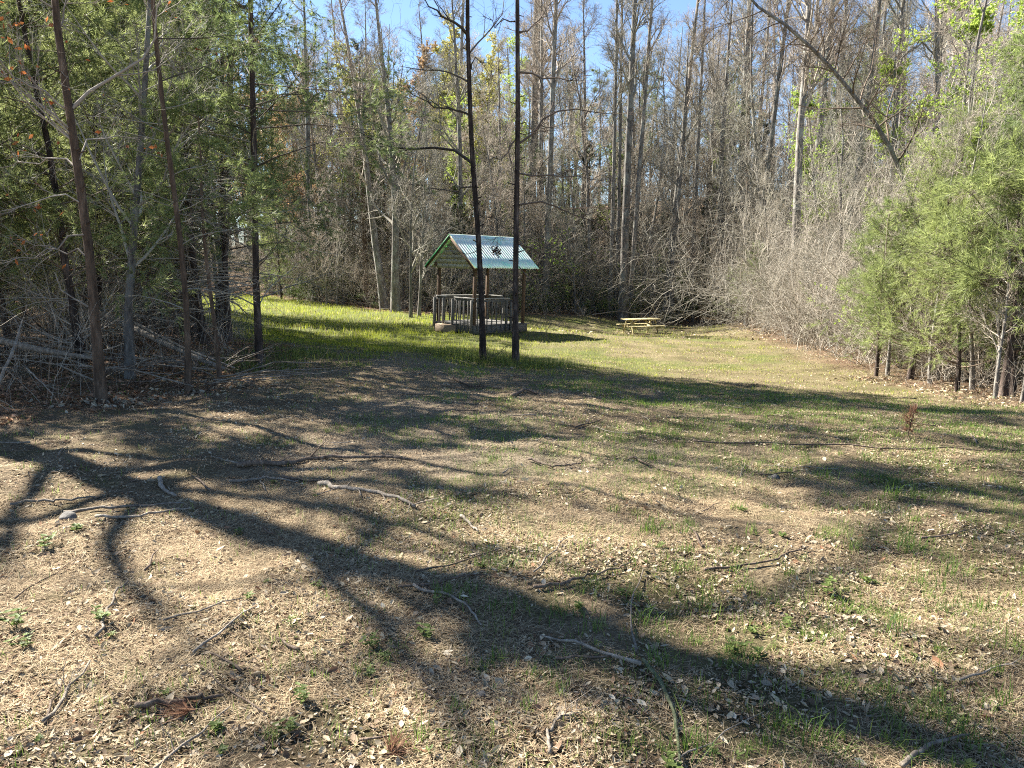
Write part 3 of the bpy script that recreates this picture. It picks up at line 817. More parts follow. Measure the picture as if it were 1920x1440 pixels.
fill('bud', 9, (640, 1400), (50, 75), 'back', (.6, .9), 3, vs=[2])
fill('bud', 24, (480, 900), (52, 85), 'back', (.9, 1.2), 3, vs=[0, 1])
fill('bud', 10, (1500, 2000), (20, 44), 'hill', (.6, .9), 2.5, vs=[2])
fill('slim', 46, (500, 1500), (41, 62), 'back', (.8, 1.4), 1.1)
fill('slim', 50, (1400, 2100), (17, 60), 'hill', (.5, 1.1), 1.1)
fill('pine', 22, (480, 1400), (56, 95), 'back', (.8, 1.15), 3)
fill('pine', 9, (1350, 2100), (50, 80), 'hill', (.8, 1.1), 3)
fill('cedar', 44, (480, 1400), (45, 70), 'back', (.7, 1.2), 2.6)
fill('cedar', 8, (1400, 2100), (35, 65), 'hill', (.6, 1.0), 3)
fill('brush', 70, (500, 1400), (42, 66), 'back', (.7, 1.3), 1.3, -.6)
fill('brush', 60, (1400, 2050), (18, 55), 'hill', (.5, 1.1), 1.3, -.6)
fill('shrub', 40, (520, 1400), (41, 54), 'back', (.7, 1.3), 1.0, -.3)
fill('shrub', 44, (1400, 2050), (14, 40), 'hill', (.7, 1.2), 1.0, -.5)
fill('leafshrub', 14, (620, 1400), (43, 55), 'back', (.7, 1.3), 1.5, -.3, vs=[1])
fill('leafshrub', 5, (1650, 2000), (16, 36), 'hill', (.7, 1.1), 1.5, -.5, vs=[0, 2])
fill('smallpine', 4, (1610, 1720), (17.5, 22), 'edge', (.7, 1.0), .9, -.1)
fill('smallpine', 20, (1690, 2150), (12.8, 26), 'edge', (1.0, 1.5), 1.1, -.3)
fill('slim', 22, (1600, 2050), (12.5, 18), 'edge', (.4, .65), .7, -.2)
# left woods
fill('pine', 12, (100, 470), (20, 36), 'left', (.7, 1.0), 1.6)
fill('pine', 10, (-350, 380), (20, 60), 'left', (.65, 1.0), 2.2)
fill('youngpine', 30, (-300, 460), (11.5, 50), 'left', (.65, 1.15), 1.3)
fill('cedar', 5, (-300, 200), (18, 45), 'left', (.6, .95), 2)
fill('slim', 22, (-300, 440), (10.5, 45), 'left', (.5, .95), 1.2)
fill('bare', 8, (-400, 300), (25, 60), 'left', (.7, 1.0), 2.5)
fill('darkshrub', 34, (-250, 330), (9.5, 40), 'left', (.6, 1.2), 1.0, -.6)
fill('shrub', 12, (-250, 300), (16, 40), 'left', (.6, 1.1), 1.0, -.6)
fill('arching', 24, (1500, 1950), (36, 62), 'hill', (1.4, 2.1), 2.2, -1)
fill('slim', 26, (1300, 1950), (30, 60), 'hill', (1.3, 1.9), 1.8, -1)
fill('slim', 30, (520, 1300), (46, 70), 'back', (1.4, 2.0), 1.8, -1)
fill('bud', 14, (520, 960), (60, 95), 'back', (1.1, 1.4), 3, vs=[0, 2])
fill('arching', 8, (600, 900), (50, 66), 'back', (1.3, 1.9), 2.5, -1)
fill('arching', 26, (1440, 1760), (24, 44), 'hill', (.75, 1.25), 1.6, -.4)
fill('arching', 12, (480, 960), (44, 58), 'back', (.7, 1.2), 1.6, -.5)
fill('arching', 16, (1560, 2000), (15, 26), 'hill', (.45, .8), 1.4, -.6)
fill('pine', 20, (60, 640), (58, 100), 'back', (.8, 1.15), 2.4)
fill('bare', 22, (60, 640), (57, 95), 'back', (.8, 1.15), 2)
fill('brush', 30, (60, 640), (57, 85), 'back', (.8, 1.5), 1.5)
fill('cedar', 16, (60, 640), (57, 90), 'back', (.7, 1.2), 2)
fill('pine', 16, (700, 1900), (80, 110), 'back', (.9, 1.3), 3)
fill('bud', 4, (1720, 1950), (15, 22), 'edge', (.28, .38), 1.5, -.5, vs=[2])
for x, c in ((-8.3, 11.4), (-9.6, 12.6), (-11.5, 13.2), (-8.8, 13.6), (-10.6, 11.9)):
    put('pine', (x, (c - .584 * x) / .81, h1(x, (c - .584 * x) / .81)), random.uniform(1.0, 1.2), 'left', random.choice([0, 2]))
fill('brush', 14, (-250, 240), (13, 50), 'left', (.5, 1.0), 1.2, -.6)
fill('smallpine', 7, (-200, 460), (12, 30), 'left', (.5, 1.0), 1.5)
for k in range(14):
    x = random.uniform(-23, -12.5); y = (random.uniform(15.5, 24) - .584 * x) / .81
    put('pine', (x, y, h1(x, y)), random.uniform(.75, 1.0), 'left', random.choice([0, 2, 2]))
fill('leafshrub', 16, (1030, 1400), (45, 58), 'back', (1.0, 1.9), 1.3, -.4, vs=[1])
fill('leafshrub', 20, (560, 1420), (43, 56), 'back', (.9, 1.9), 1.5, -.3, vs=[1])
for x, c, s_ in ((-8.5, 3.3, .75), (-9.6, 4.2, .7), (-8.2, 5.1, .8), (-9.0, 5.9, .8)):
    put('youngpine', (x, (c - .584 * x) / .81, h1(x, (c - .584 * x) / .81)), s_, 'off')
fill('youngpine', 5, (-15, -8), (12, 16), 'off', (.8, 1.1), 1.8, world=True)
fill('bare', 3, (-20, -10), (13, 20), 'off', (.7, .9), 2.5, world=True)

# ------------------------------------------------------------------ undergrowth, a countless mass of low stems
def undergrowth():
    g = np.random.default_rng(31)
    A = Acc(); N = 14000
    az = g.uniform(-.75, .78, N); d = 9 * (8.5) ** g.uniform(0, 1, N)
    x = d * np.sin(az); y = d * np.cos(az); ed = edge_dist(x, y)
    k = (ed < -.1) & (ed > -24); x, y, ed = x[k], y[k], ed[k]
    k = g.uniform(0, 1, len(x)) < (smooth(-16, -1, ed) * .8 + .2) * np.where((x < 0) & (y < 19), .22, 1)
    x, y = x[k], y[k]; N = len(x); z = H(x, y)
    n = 5; S = np.zeros((N, n, 3)); S[:, 0] = np.stack([x, y, z - .05], 1)
    dd = unit(np.concatenate([g.normal(0, .45, (N, 2)), np.ones((N, 1))], 1)); L = g.uniform(.35, 1.5, N)
    for j in range(1, n):
        dd = unit(dd + g.normal(0, .14, (N, 3)) + np.array([0, 0, -.05])); S[:, j] = S[:, j - 1] + dd * (L / 4)[:, None]
    RS = np.clip(np.hypot(x, y) * .00018, .0025, .009)[:, None] * (1 - .6 * np.linspace(0, 1, n))[None]
    tubes(A, S, RS, 3, tcol(N, TW_TAN, g))
    B2, R2, _ = grow(S, RS, 4, .25, 1, 45, lambda t, b: L[b] * .4, 4, .18, .02, .8, .002, g)
    tubes(A, B2, R2, 3, tcol(len(B2), TW_TAN, g))
    tag(link('undergrowth', A.mesh('undergrowth', M_twig, True)), 'tangled pale twigs covering the forest floor round the clearing', 'undergrowth', kind='stuff')
undergrowth()

# ------------------------------------------------------------------ leaf litter
def litter():
    g = np.random.default_rng(41)
    A = Acc()
    PAL = np.array([(.48, .39, .26), (.28, .205, .135), (.60, .51, .37), (.17, .115, .075), (.36, .30, .22), (.26, .14, .08), (.44, .35, .22), (.58, .49, .36)])
    def samp(N, d0, d1, wid=.80):
        az = g.uniform(-wid, wid, N)
        d = np.sqrt(g.uniform(d0 ** 2, d1 ** 2, N))
        return d * np.sin(az), d * np.cos(az)
    for N, d0, d1, s0, s1, shape in [(150000, 1.9, 5.2, .006, .022, 5), (30000, 1.9, 5.2, .016, .045, 8), (1300, 1.9, 7, .035, .07, 8), (130000, 5.2, 11, .010, .028, 5), (24000, 5.2, 12, .025, .05, 5), (30000, 7, 18, .05, .10, 8), (110000, 11, 30, .022, .06, 4), (60000, 30, 80, .10, .22, 4)]:
        x, y = samp(N, d0, d1)
        lawn, near, bare, ed, n, n2 = cover(x, y)
        n3 = fbm(x, y, .42, 21)
        dens = np.clip(.5 + (n2 - .5) * 2.4 + (n3 - .5) * 2.6 - bare * .35 - lawn * .6 + smooth(1.5, -1, ed) * .6, .03, 1)
        k = g.uniform(0, 1, len(x)) < dens
        x, y, ed = x[k], y[k], ed[k]; N = len(x)
        if shape == 8 and d1 == 18:
            k = ed < .6; x, y, ed = x[k], y[k], ed[k]; N = len(x)
        pos = np.stack([x, y, H(x, y) + g.uniform(0, .012, N)], 1)
        sz = g.uniform(s0, s1, N) ; sc = np.stack([sz, sz * g.uniform(.25, 1.2, N), sz * g.uniform(.3, 2.2, N)], 1)
        pi = g.choice(len(PAL), N, p=[.22, .2, .07, .2, .13, .04, .13, .01]); red = (g.uniform(0, 1, N) < smooth(0, -2, ed) * .5); pi[red] = np.where(g.uniform(0, 1, red.sum()) < .5, 5, 1)
        wm = (smooth(-1.5, -3.5, x) * smooth(1.8, .2, ed))[:, None]
        PC = PAL[pi] * (1 - wm) + np.array([(.30, .17, .10)]) * wm * g.uniform(.5, 1.5, (N, 1)) if N else PAL[pi]
        col = PC * g.uniform(.55, 1.25, (N, 1)) * (.8 + .5 * fbm(x, y, .9, 33))[:, None]
        tv, tf = {8: (LEAF8, LEAF8F), 5: (LEAF5, LEAF5F), 4: (LEAF4, LEAF4F)}[shape]
        scatter(A, tv, tf, pos, xrot(N, g, .42), sc, col)
    # drifts of leaves and debris round the trunk feet
    for bx, by in [gp(905, 671)[:2], gp(967, 684)[:2], gp(190, 757)[:2], gp(352, 737)[:2], gp(487, 690)[:2], gp(412, 718)[:2], gp(1643, 712)[:2]]:
        N = 420; rr = np.abs(g.normal(0, .42, N)) + .06; a = g.uniform(0, 6.283, N); x = bx + rr * np.cos(a) * 1.3; y = by + rr * np.sin(a)
        pos = np.stack([x, y, H(x, y) + g.uniform(0, .06, N) * np.exp(-rr * 3)], 1)
        sz = g.uniform(.03, .09, N); sc = np.stack([sz, sz * g.uniform(.3, 1.2, N), sz * g.uniform(.5, 2.5, N)], 1)
        scatter(A, LEAF8, LEAF8F, pos, xrot(N, g, .6), sc, PAL[g.choice(6, N)] * g.uniform(.5, 1.1, (N, 1)))
    # fallen needles and thin bits
    for N, d0, d1, w in [(210000, 1.9, 6, .0011), (190000, 6, 16, .0022)]:
        x, y = samp(N, d0, d1); m_ = fbm(x, y, .8, 61) + .35 * (fbm(x, y, .25, 62) - .5)
        k = g.uniform(0, 1, N) < .12 + .88 * smooth(.36, .60, m_); x, y = x[k], y[k]; N = len(x)
        a = g.uniform(0, math.pi * 2, N); L = g.uniform(.03, .11, N)
        p = np.stack([x, y, H(x, y) + g.uniform(.002, .014, N)], 1)
        dv = np.stack([np.cos(a), np.sin(a), g.normal(0, .12, N)], 1)
        q = p + dv * L[:, None]; sd = np.stack([-np.sin(a), np.cos(a), np.zeros(N)], 1) * w
        V = np.stack([p - sd, p + sd, q], 1).reshape(-1, 3)
        t = g.uniform(0, 1, (N, 1)); col = np.array((.17, .10, .055)) * (1 - t) + np.array((.56, .45, .28)) * t
        A.add(V, np.arange(N * 3).reshape(-1, 3), np.repeat(col, 3, 0))
    tag(link('leaf_litter', A.mesh('leaf_litter', M_litter)), 'dead leaves, chips and pine needles strewn over the soil', 'leaf litter', kind='stuff')
litter()

# ------------------------------------------------------------------ grass
def blades(A, x, y, z, hgt, wid, g, c0, c1, lean=.45):
    N = len(x); a = g.uniform(0, 2 * math.pi, N)
    sd = np.stack([-np.sin(a), np.cos(a), np.zeros(N)], 1) * wid[:, None]
    dv = np.stack([np.cos(a), np.sin(a), np.zeros(N)], 1); ln = np.abs(g.normal(0, lean, N))[:, None]
    p0 = np.stack([x, y, z], 1); up = np.array([0, 0, 1.])
    p1 = p0 + (up * .55 + dv * ln * .35) * hgt[:, None]; p2 = p0 + (up * (1 - .25 * ln) + dv * ln) * hgt[:, None]
    V = np.stack([p0 - sd, p0 + sd, p1 - sd * .8, p1 + sd * .8, p2], 1).reshape(-1, 3)
    F = (np.array([[0, 1, 3], [0, 3, 2], [2, 3, 4]])[None] + (np.arange(N) * 5)[:, None, None]).reshape(-1, 3)
    t = g.uniform(0, 1, (N, 1)); col = np.array(c0) * (1 - t) + np.array(c1) * t
    A.add(V, F, np.repeat(col, 5, 0))
def grass():
    g = np.random.default_rng(51)
    A = Acc()
    # lawn
    for N, y0, y1, hh, ww in [(160000, 13, 28, (.04, .13), .0035), (170000, 26, 62, (.07, .22), .007)]:
        az = g.uniform(-.72, .62, N); d = np.sqrt(g.uniform(y0 ** 2, y1 ** 2, N)); x = d * np.sin(az); y = d * np.cos(az)
        lawn, near, bare, ed, n, n2 = cover(x, y)
        k = g.uniform(0, 1, N) < lawn * (.35 + .65 * smooth(.35, .6, n2)); x, y, n2, n = x[k], y[k], n2[k], n[k]
        N = len(x); rich = smooth(6, -6, x)
        hgt = g.uniform(*hh, N) * (.55 + .5 * rich) * (.7 + .6 * n2)
        dry = g.uniform(0, 1, N) > .45 + .40 * rich + (n - .5) * 1.2
        blades(A, x[~dry], y[~dry], H(x, y)[~dry], hgt[~dry] * (.55 + .9 * fbm(x[~dry], y[~dry], 1.1, 81)), np.full((~dry).sum(), ww), g, (.16, .21, .02), (.48, .51, .06))
        blades(A, x[dry], y[dry], H(x, y)[dry], hgt[dry] * .8, np.full(dry.sum(), ww), g, (.30, .26, .12), (.46, .40, .22))
    # thin patchy grass in front
    N = 200000; az = g.uniform(-.8, .8, N); d = np.sqrt(g.uniform(1.9 ** 2, 17 ** 2, N)); x = d * np.sin(az); y = d * np.cos(az)
    lawn, near, bare, ed, n, n2 = cover(x, y)
    k = g.uniform(0, 1, N) < near * .45 + .012; x, y, d = x[k], y[k], d[k]; N = len(x)
    rep = 3; x = np.repeat(x, rep) + g.normal(0, .02, N * rep); y = np.repeat(y, rep) + g.normal(0, .02, N * rep); d = np.repeat(d, rep)
    blades(A, x, y, H(x, y), g.uniform(.015, .07, len(x)), np.clip(d * .00022, .0011, .004), g, (.09, .17, .03), (.24, .34, .06), .6)
    for bx, by in [gp(905, 671)[:2], gp(967, 684)[:2], gp(930, 678)[:2], gp(1000, 690)[:2], gp(860, 668)[:2], gp(487, 692)[:2], gp(560, 668)[:2]]:
        N = 700; x = bx + g.normal(0, .5, N); y = by + g.normal(0, .4, N)
        blades(A, x, y, H(x, y), g.uniform(.05, .26, N), np.full(N, .004), g, (.07, .11, .02), (.26, .30, .08), .6)
    tag(link('grass', A.mesh('grass', M_grass)), 'yellow green grass of the clearing thinning out towards the viewer', 'grass', kind='stuff')
grass()

# ------------------------------------------------------------------ shelter
def wood(name, c1, c2, sc=(3, 30, 30), rough=.8):
    m, t, b = newmat(name)
    n = noise(t, coords(t, (1, 1, 1)), 7, 6, .7); n2 = noise(t, coords(t, (.4, 6, 6)), 9, 5, .7)
    c = ramp(t, n2, [(.3, c1), (.7, c2)]); c = mixc(t, .5, c, ramp(t, n, [(.3, .6), (.7, 1.3)]), 'MULTIPLY')
    t.links.new(c, b.inputs['Base Color']); b.inputs['Roughness'].default_value = rough; b.inputs['Specular IOR Level'].default_value = .25
    bump(t, b, n2, .003, .6); return m
M_wgrey = wood('weathered_boards', (.08, .075, .068), (.21, .20, .18))
M_wdark = wood('aged_timber', (.06, .038, .026), (.17, .11, .07))
M_wpale = wood('sunlit_rail', (.26, .25, .23), (.48, .46, .42))  # top rails: sunlight on the boards put into a paler colour
M_wtan = wood('tan_plywood', (.20, .14, .09), (.34, .26, .17))
M_wyel = wood('treated_pine', (.36, .30, .14), (.56, .48, .26))
M_vinyl, t_, b_ = newmat('grey_vinyl'); b_.inputs['Roughness'].default_value = .5
t_.links.new(ramp(t_, noise(t_, coords(t_, (1, 1, 1)), 4, 5, .6), [(.3, (.56, .55, .53)), (.7, (.68, .67, .64))]), b_.inputs['Base Color'])
def roof_mat():
    m, t, b = newmat('green_corrugated_sheet')
    n = noise(t, coords(t, (1, 1, 1)), 2.2, 5, .6)
    c = ramp(t, n, [(.3, (.52, .86, .70)), (.48, (.86, .95, .80)), (.66, (1.0, .98, .86))])  # palest tones put the sky's glare on the sheet into its base colour
    t.links.new(c, b.inputs['Base Color']); b.inputs['Roughness'].default_value = .42; b.inputs['Metallic'].default_value = .6
    tr = t.nodes.new('ShaderNodeBsdfTranslucent'); tr.inputs[0].default_value = (.02, .62, .14, 1); ms = t.nodes.new('ShaderNodeMixShader'); ms.inputs[0].default_value = .11
    t.links.new(b.outputs[0], ms.inputs[1]); t.links.new(tr.outputs[0], ms.inputs[2]); t.links.new(ms.outputs[0], t.nodes['Material Output'].inputs[0]); return m
M_roof = roof_mat()
def part(name, acc, mat, parent, sm=False):
    return link(name, acc.mesh(name, mat, sm, False), parent)
def shelter():
    cx, cy = -1.17, 28.62
    T = thing('picnic_shelter', 'small open shelter with green corrugated roof, grey gable and railings on the lawn', 'shelter', (cx, cy, h1(cx, cy) + .02), R(41.3))
    T.rotation_euler = (Matrix.Rotation(.028, 4, 'Y') @ Matrix.Rotation(R(41.3), 4, 'Z')).to_euler()
    a, b = 1.2, 1.1
    dk = Acc()
    k = 0
    x = -a - .06
    while x < a + .06:
        box(dk, (x + .068, 0, .245), (.132, 2 * b + .16, .032), bev=.004); x += .138
    part('deck', dk, M_wgrey, T)
    for c, s in (((0, -b - .06, .10), (2 * a + .14, .035, .26)), ((0, b + .06, .10), (2 * a + .14, .035, .26)), ((-a - .055, 0, .10), (.035, 2 * b + .08, .26)), ((a + .06, 0, .10), (.035, 2 * b + .08, .26))):
        q = Acc(); box(q, c, s, bev=.004); part('skirt_board', q, M_wgrey, T)
    for sx in (-1, 1):
        for sy in (-1, 1):
            q = Acc(); box(q, (sx * (a - .05), sy * (b - .05), 1.27), (.10, .10, 2.02), bev=.006); part('post', q, M_wdark, T)
    for sy in (-1, 1):
        q = Acc(); box(q, (0, sy * (b - .05), 2.345), (2 * a + .3, .05, .14), bev=.005); part('beam', q, M_wdark, T)
    q = Acc(); box(q, (-a + .05, 0, 2.34), (.05, 2 * b - .16, .12), bev=.005); part('beam', q, M_wdark, T)
    q = Acc(); box(q, (a - .05, 0, 2.34), (.05, 2 * b - .16, .12), bev=.005); part('beam', q, M_wdark, T)
    ex, ey, ze, zr = 1.5, 1.45, 2.27, 3.38
    nx_ = 26 * 8 + 1
    xs = np.linspace(-ex, ex, nx_); wv = .02 * np.cos(np.linspace(0, 26 * 2 * math.pi, nx_))
    for sy in (-1, 1):
        q = Acc(); nrm = np.array([0, sy * (zr - ze), ey]); nrm /= np.linalg.norm(nrm)
        V = []
        for lay in (0, -.003):
            for tt in (0, .33, .66, 1):
                p = np.stack([xs, np.full(nx_, sy * (ey * tt + .004)), np.full(nx_, zr + (ze - zr) * tt)], 1) + nrm * (wv[:, None] + lay)
                V.append(p)
        V = np.concatenate(V); F = []
        i = np.arange(nx_ - 1)
        for L in (0, 4):
            for r in range(3):
                o = (L + r) * nx_
                F.append(np.stack([o + i, o + i + 1, o + nx_ + i + 1, o + nx_ + i], 1))
        for r in (0, 3): F.append(np.stack([r * nx_ + i, r * nx_ + i + 1, (r + 4) * nx_ + i + 1, (r + 4) * nx_ + i], 1))
        q.add(V, np.concatenate(F)); part('roof_panel', q, M_roof, T, True)
        for xx in (-ex + .02, -.5, .5, ex - .02):
            q = Acc(); beam(q, (xx, sy * .03, zr - .075), (xx, sy * (ey - .02), ze - .065), .04, .085, up=tuple(nrm)); part('rafter', q, M_wdark, T)
    q = Acc(); m = 9
    pr = np.array([(-.16, -.125), (-.08, -.055), (-.03, -.005), (0, .012), (.03, -.005), (.08, -.055), (.16, -.125)])
    V = np.concatenate([np.stack([np.full(7, x_), pr[:, 0], zr + .018 + pr[:, 1]], 1) for x_ in (-ex - .01, ex + .01)]); i = np.arange(6)
    q.add(V, np.stack([i, i + 1, i + 8, i + 7], 1)); part('ridge_cap', q, M_roof, T)
    M_grn, tg, bgn = newmat('green_trim'); bgn.inputs['Base Color'].default_value = (.006, .17, .045, 1); bgn.inputs['Roughness'].default_value = .45
    for sy in (1,):
        q = Acc(); nrm = np.array([0, sy * (zr - ze), ey]); nrm /= np.linalg.norm(nrm)
        beam(q, (-ex - .012, sy * .005, zr - .035), (-ex - .012, sy * (ey + .005), ze - .035), .02, .055, up=tuple(nrm)); part('rake_trim', q, M_grn, T)
    # gables: lapped siding boards
    for sx in (-1, 1):
        q = Acc(); hh = .16; z = 2.22
        while z < zr - .12:
            y0 = ey * (zr - .07 - z) / (zr - ze) ; y1 = ey * max(zr - .07 - (z + hh), 0) / (zr - ze)
            y0 = min(y0, ey - .06); y1 = min(y1, ey - .06)
            x0 = sx * (a + .075); x1 = sx * (a + .052); xb = sx * (a + .03)
            V = [(x0, -y0, z), (x0, y0, z), (x1, y1, z + hh), (x1, -y1, z + hh), (xb, -y0, z), (xb, y0, z)]
            q.add(V, [[0, 1, 2, 3], [0, 4, 5, 1]] if sx < 0 else [[3, 2, 1, 0], [1, 5, 4, 0]]); z += hh
        V = [(sx * (a + .03), -ey + .08, 2.22), (sx * (a + .03), ey - .08, 2.22), (sx * (a + .03), 0, zr - .08)]
        q.add(V, [[0, 1, 2]]); part('gable_siding', q, M_vinyl, T)
    # railings
    def rail(p0, p1, newels):
        p0 = np.array(p0, float); p1 = np.array(p1, float); d = p1 - p0; L = np.linalg.norm(d); d /= L; nrm = np.array([d[1], -d[0]])
        if nrm @ p0 < 0: nrm = -nrm
        o = nrm * .03
        q = Acc(); beam(q, (*(p0 + o * .2), 1.20), (*(p1 + o * .2), 1.20), .11, .035); part('top_rail', q, M_wpale, T)
        q = Acc(); beam(q, (*(p0 + o * .6), 1.12), (*(p1 + o * .6), 1.12), .03, .085); part('rail_board', q, M_wgrey, T)
        n = max(2, int(round(L / .22)))
        for i in range(n + 1):
            w = .075 if i in newels(n) else .035
            p = p0 + d * (L * i / n) + nrm * (.04 + w / 2 + .035)
            q = Acc(); box(q, (p[0], p[1], .60), (w, w, 1.02 + (.06 if w > .05 else 0)), [[d[0], -d[1], 0], [d[1], d[0], 0], [0, 0, 1]], bev=.004)
            part('newel' if w > .05 else 'baluster', q, M_wgrey, T)
    rail((-a, b), (-a, .55), lambda n: (0, n)); rail((-a, -.0), (-a, -b), lambda n: (0, n))
    rail((-a + .08, -b), (.42, -b), lambda n: (n - 1, n)); rail((-a, b), (a, b), lambda n: (0, n)); rail((a, b), (a, .25), lambda n: (n,))
    q = Acc(); m = 20; th = np.linspace(math.pi / 2, 3 * math.pi / 2, m); rr = .5
    ring = np.stack([-a - .08 + rr * .9 * np.cos(th), .28 + rr * np.sin(th)], 1)
    V = np.concatenate([np.c_[ring, np.full(m, -.03)], np.c_[ring, np.full(m, .21)], [[-a - .08, .28, .21]]]); i = np.arange(m - 1)
    q.add(V, np.stack([i, i + m, i + m + 1, i + 1], 1)); q.f3.append(np.stack([i + m, np.full(m - 1, 2 * m), i + m + 1], 1)); part('curved_step', q, M_wtan, T)
shelter()

def picnic_table():
    p = gnd(1201, 38)
    T = thing('picnic_table', 'yellow wooden picnic table with attached benches on the lawn', 'picnic table', p, R(17))
    q = Acc()
    for i in range(5): box(q, (0, -.30 + i * .15, .745), (1.83, .142, .038), bev=.004)
    part('table_top', q, M_wyel, T)
    for sy in (-1, 1):
        q = Acc()
        for o in (-.072, .072): box(q, (0, sy * .72 + o, .445), (1.83, .138, .038), bev=.004)
        part('bench', q, M_wyel, T)
    for sx in (-1, 1):
        q = Acc(); box(q, (sx * .62, 0, .38), (.038, 1.62, .09), bev=.004); part('bench_support', q, M_wyel, T)
        q = Acc(); box(q, (sx * .62, 0, .68), (.038, .70, .088), bev=.004); part('top_support', q, M_wyel, T)
        for sy in (-1, 1):
            q = Acc(); beam(q, (sx * .66, sy * .62, -.03), (sx * .66, sy * .22, .722), .09, .038, up=(1, 0, 0)); part('leg', q, M_wyel, T)
        q = Acc(); beam(q, (sx * .59, 0, .42), (sx * .18, 0, .71), .038, .088); part('brace', q, M_wyel, T)
picnic_table()

# ------------------------------------------------------------------ fallen wood
def stick(name, pts, r, label, cat, mat, group=None, twigs=0, n=14, lift=.5, wob=.02, g=rng, grounded=True, seed=None, hz=None, ks=7):
    """pts: world xy(z) points; a branch lying on the ground"""
    r = r * (.95 if name in ('fallen_branch', 'twig', 'bark_piece') else .8)
    P = path([tuple(p) for p in pts], n)
    P[1:-1] += g.normal(0, wob * .45, (n - 2, 3)) * np.array([1, 1, .3])
    if grounded: P[:, 2] = H(P[:, 0], P[:, 1]) + r * lift + .012 + np.abs(g.normal(0, .006, n))
    o = P[0].copy(); Q = P - o
    rr = r * (1 - .55 * np.linspace(0, 1, n)) * g.uniform(.9, 1.1, n)
    A = Acc(); tubes(A, Q[None], rr[None], ks)
    for e in (0, n - 1):       # close the ends
        base = e * ks; A.v[0]; c = len(A.v[0]) if len(A.v) == 1 else A.n
        A.add(Q[e][None] + (Q[0] - Q[1] if e == 0 else Q[-1] - Q[-2])[None] * .02, np.zeros((0, 3), int)); idx = A.n - 1
        j = np.arange(ks); A.f3.append(np.stack([base + j, base + (j + 1) % ks, np.full(ks, idx)], 1) if e == 0 else np.stack([base + (j + 1) % ks, base + j, np.full(ks, idx)], 1))
    if twigs:
        B, RB, _ = grow(Q[None], rr[None], twigs, .2, 1, 40, lambda t, b: np.linalg.norm(Q[-1] - Q[0]) * .22, 5, .12, .02, .5, .002, g, planar=.7)
        tubes(A, B, RB, 4)
        B2, R2, _ = grow(B, RB, 3, .3, 1, 40, .12, 4, .12, 0, .6, .0015, g, planar=.6); tubes(A, B2, R2, 3)
    ob = link(name, A.mesh(name, mat, True), None, o)
    return tag(ob, label, cat, group)
def wmat(name, c1, c2):
    return wood(name, c1, c2)
M_dry = bark('dry_wood', (.10, .08, .06), (.25, .21, .165), (.42, .37, .30), 24)
M_dry2 = bark('brown_stick', (.05, .035, .025), (.15, .11, .08), (.28, .22, .17), 30)
M_mossy = bark('mossy_stick', (.04, .05, .025), (.10, .11, .06), (.19, .19, .12), 30)
g = np.random.default_rng(61)
def S(pp, r, lab, mat=M_dry2, tw=0, cat='fallen branch', name='fallen_branch', **k):
    return stick(name, [gp(*q) for q in pp], r, lab, cat, mat, twigs=tw, g=g, **k)
S([(445, 877), (560, 868), (700, 862), (770, 868)], .022, 'long brown branch lying level across the shaded soil left of the middle', M_dry2, 4)
S([(598, 912), (680, 925), (740, 938), (778, 956)], .020, 'forked grey branch with side twigs on bare soil', M_dry, 7)
S([(20, 952), (100, 944), (182, 938)], .011, 'thin straight pole at the left side of the foreground', M_dry)
S([(300, 904), (306, 922), (330, 936)], .019, 'pale curled piece of bark lying on leaves', M_dry, cat='bark piece', name='bark_piece', wob=.005)
S([(864, 972), (880, 987), (897, 1003)], .011, 'short pale snapped stick on bright soil', M_dry, wob=.002)
S([(1000, 1106), (1060, 1100), (1120, 1082), (1182, 1062)], .010, 'thin bent stick rising to the right beside grass tufts', M_dry2, 2)
S([(1205, 1245), (1240, 1290), (1262, 1340), (1274, 1440)], .010, 'dark greenish curved stick running out of the bottom of the view', M_mossy, wob=.004)
S([(1192, 1228), (1182, 1170), (1184, 1130), (1206, 1075)], .006, 'wiry pale twig standing up from the middle foreground', M_dry, wob=.006)
S([(120, 966), (200, 958), (345, 948)], .013, 'pale split strip of wood lying in leaf litter', M_dry)
S([(180, 975), (270, 972), (360, 958)], .011, 'grey stick under the pale split strip of wood', M_dry)
S([(255, 1334), (330, 1326), (420, 1314)], .013, 'dark stick beside a tuft of rusty pine needles', M_dry2, 2)
S([(775, 1108), (830, 1118), (875, 1140), (902, 1178)], .008, 'bow shaped pale stick where the wide shadow crosses', M_dry, wob=.003)
S([(1300, 832), (1500, 838), (1700, 846), (1920, 848)], .010, 'very long thin vine stretched over grass at the right', M_dry2, wob=.03)
S([(1690, 1445), (1745, 1405), (1815, 1388)], .010, 'short pale broken stick at the bottom right corner', M_dry, wob=.003)
S([(180, 1200), (205, 1150), (240, 1092)], .008, 'thin upright stick among green seedlings at the left', M_dry)
S([(1320, 1075), (1440, 1060), (1515, 1030)], .008, 'slender curved twig near the right middle grass tufts', M_dry2, 2)
S([(530, 898), (580, 907), (625, 903)], .014, 'short thick stick near the long level branch', M_dry2)
S([(430, 908), (500, 902), (560, 908)], .012, 'weathered stick left of the forked grey branch', M_dry, 3)
S([(990, 865), (1040, 880), (1090, 872)], .012, 'knotty short branch lying on the bright middle ground', M_dry2, 4)
S([(1180, 862), (1240, 885), (1300, 905)], .010, 'crooked grey twig right of the middle', M_dry2, 3)
S([(960, 745), (985, 735), (1010, 742)], .03, 'knobbly piece of dead wood beyond the bright soil', M_dry2, 4)
S([(850, 712), (880, 728), (940, 730)], .018, 'dark branch on sandy soil in front of the pair of trees', M_dry2, 3)
S([(1030, 1420), (1040, 1360), (1085, 1345)], .007, 'thin pale forked twig near the bottom middle', M_dry, 2)
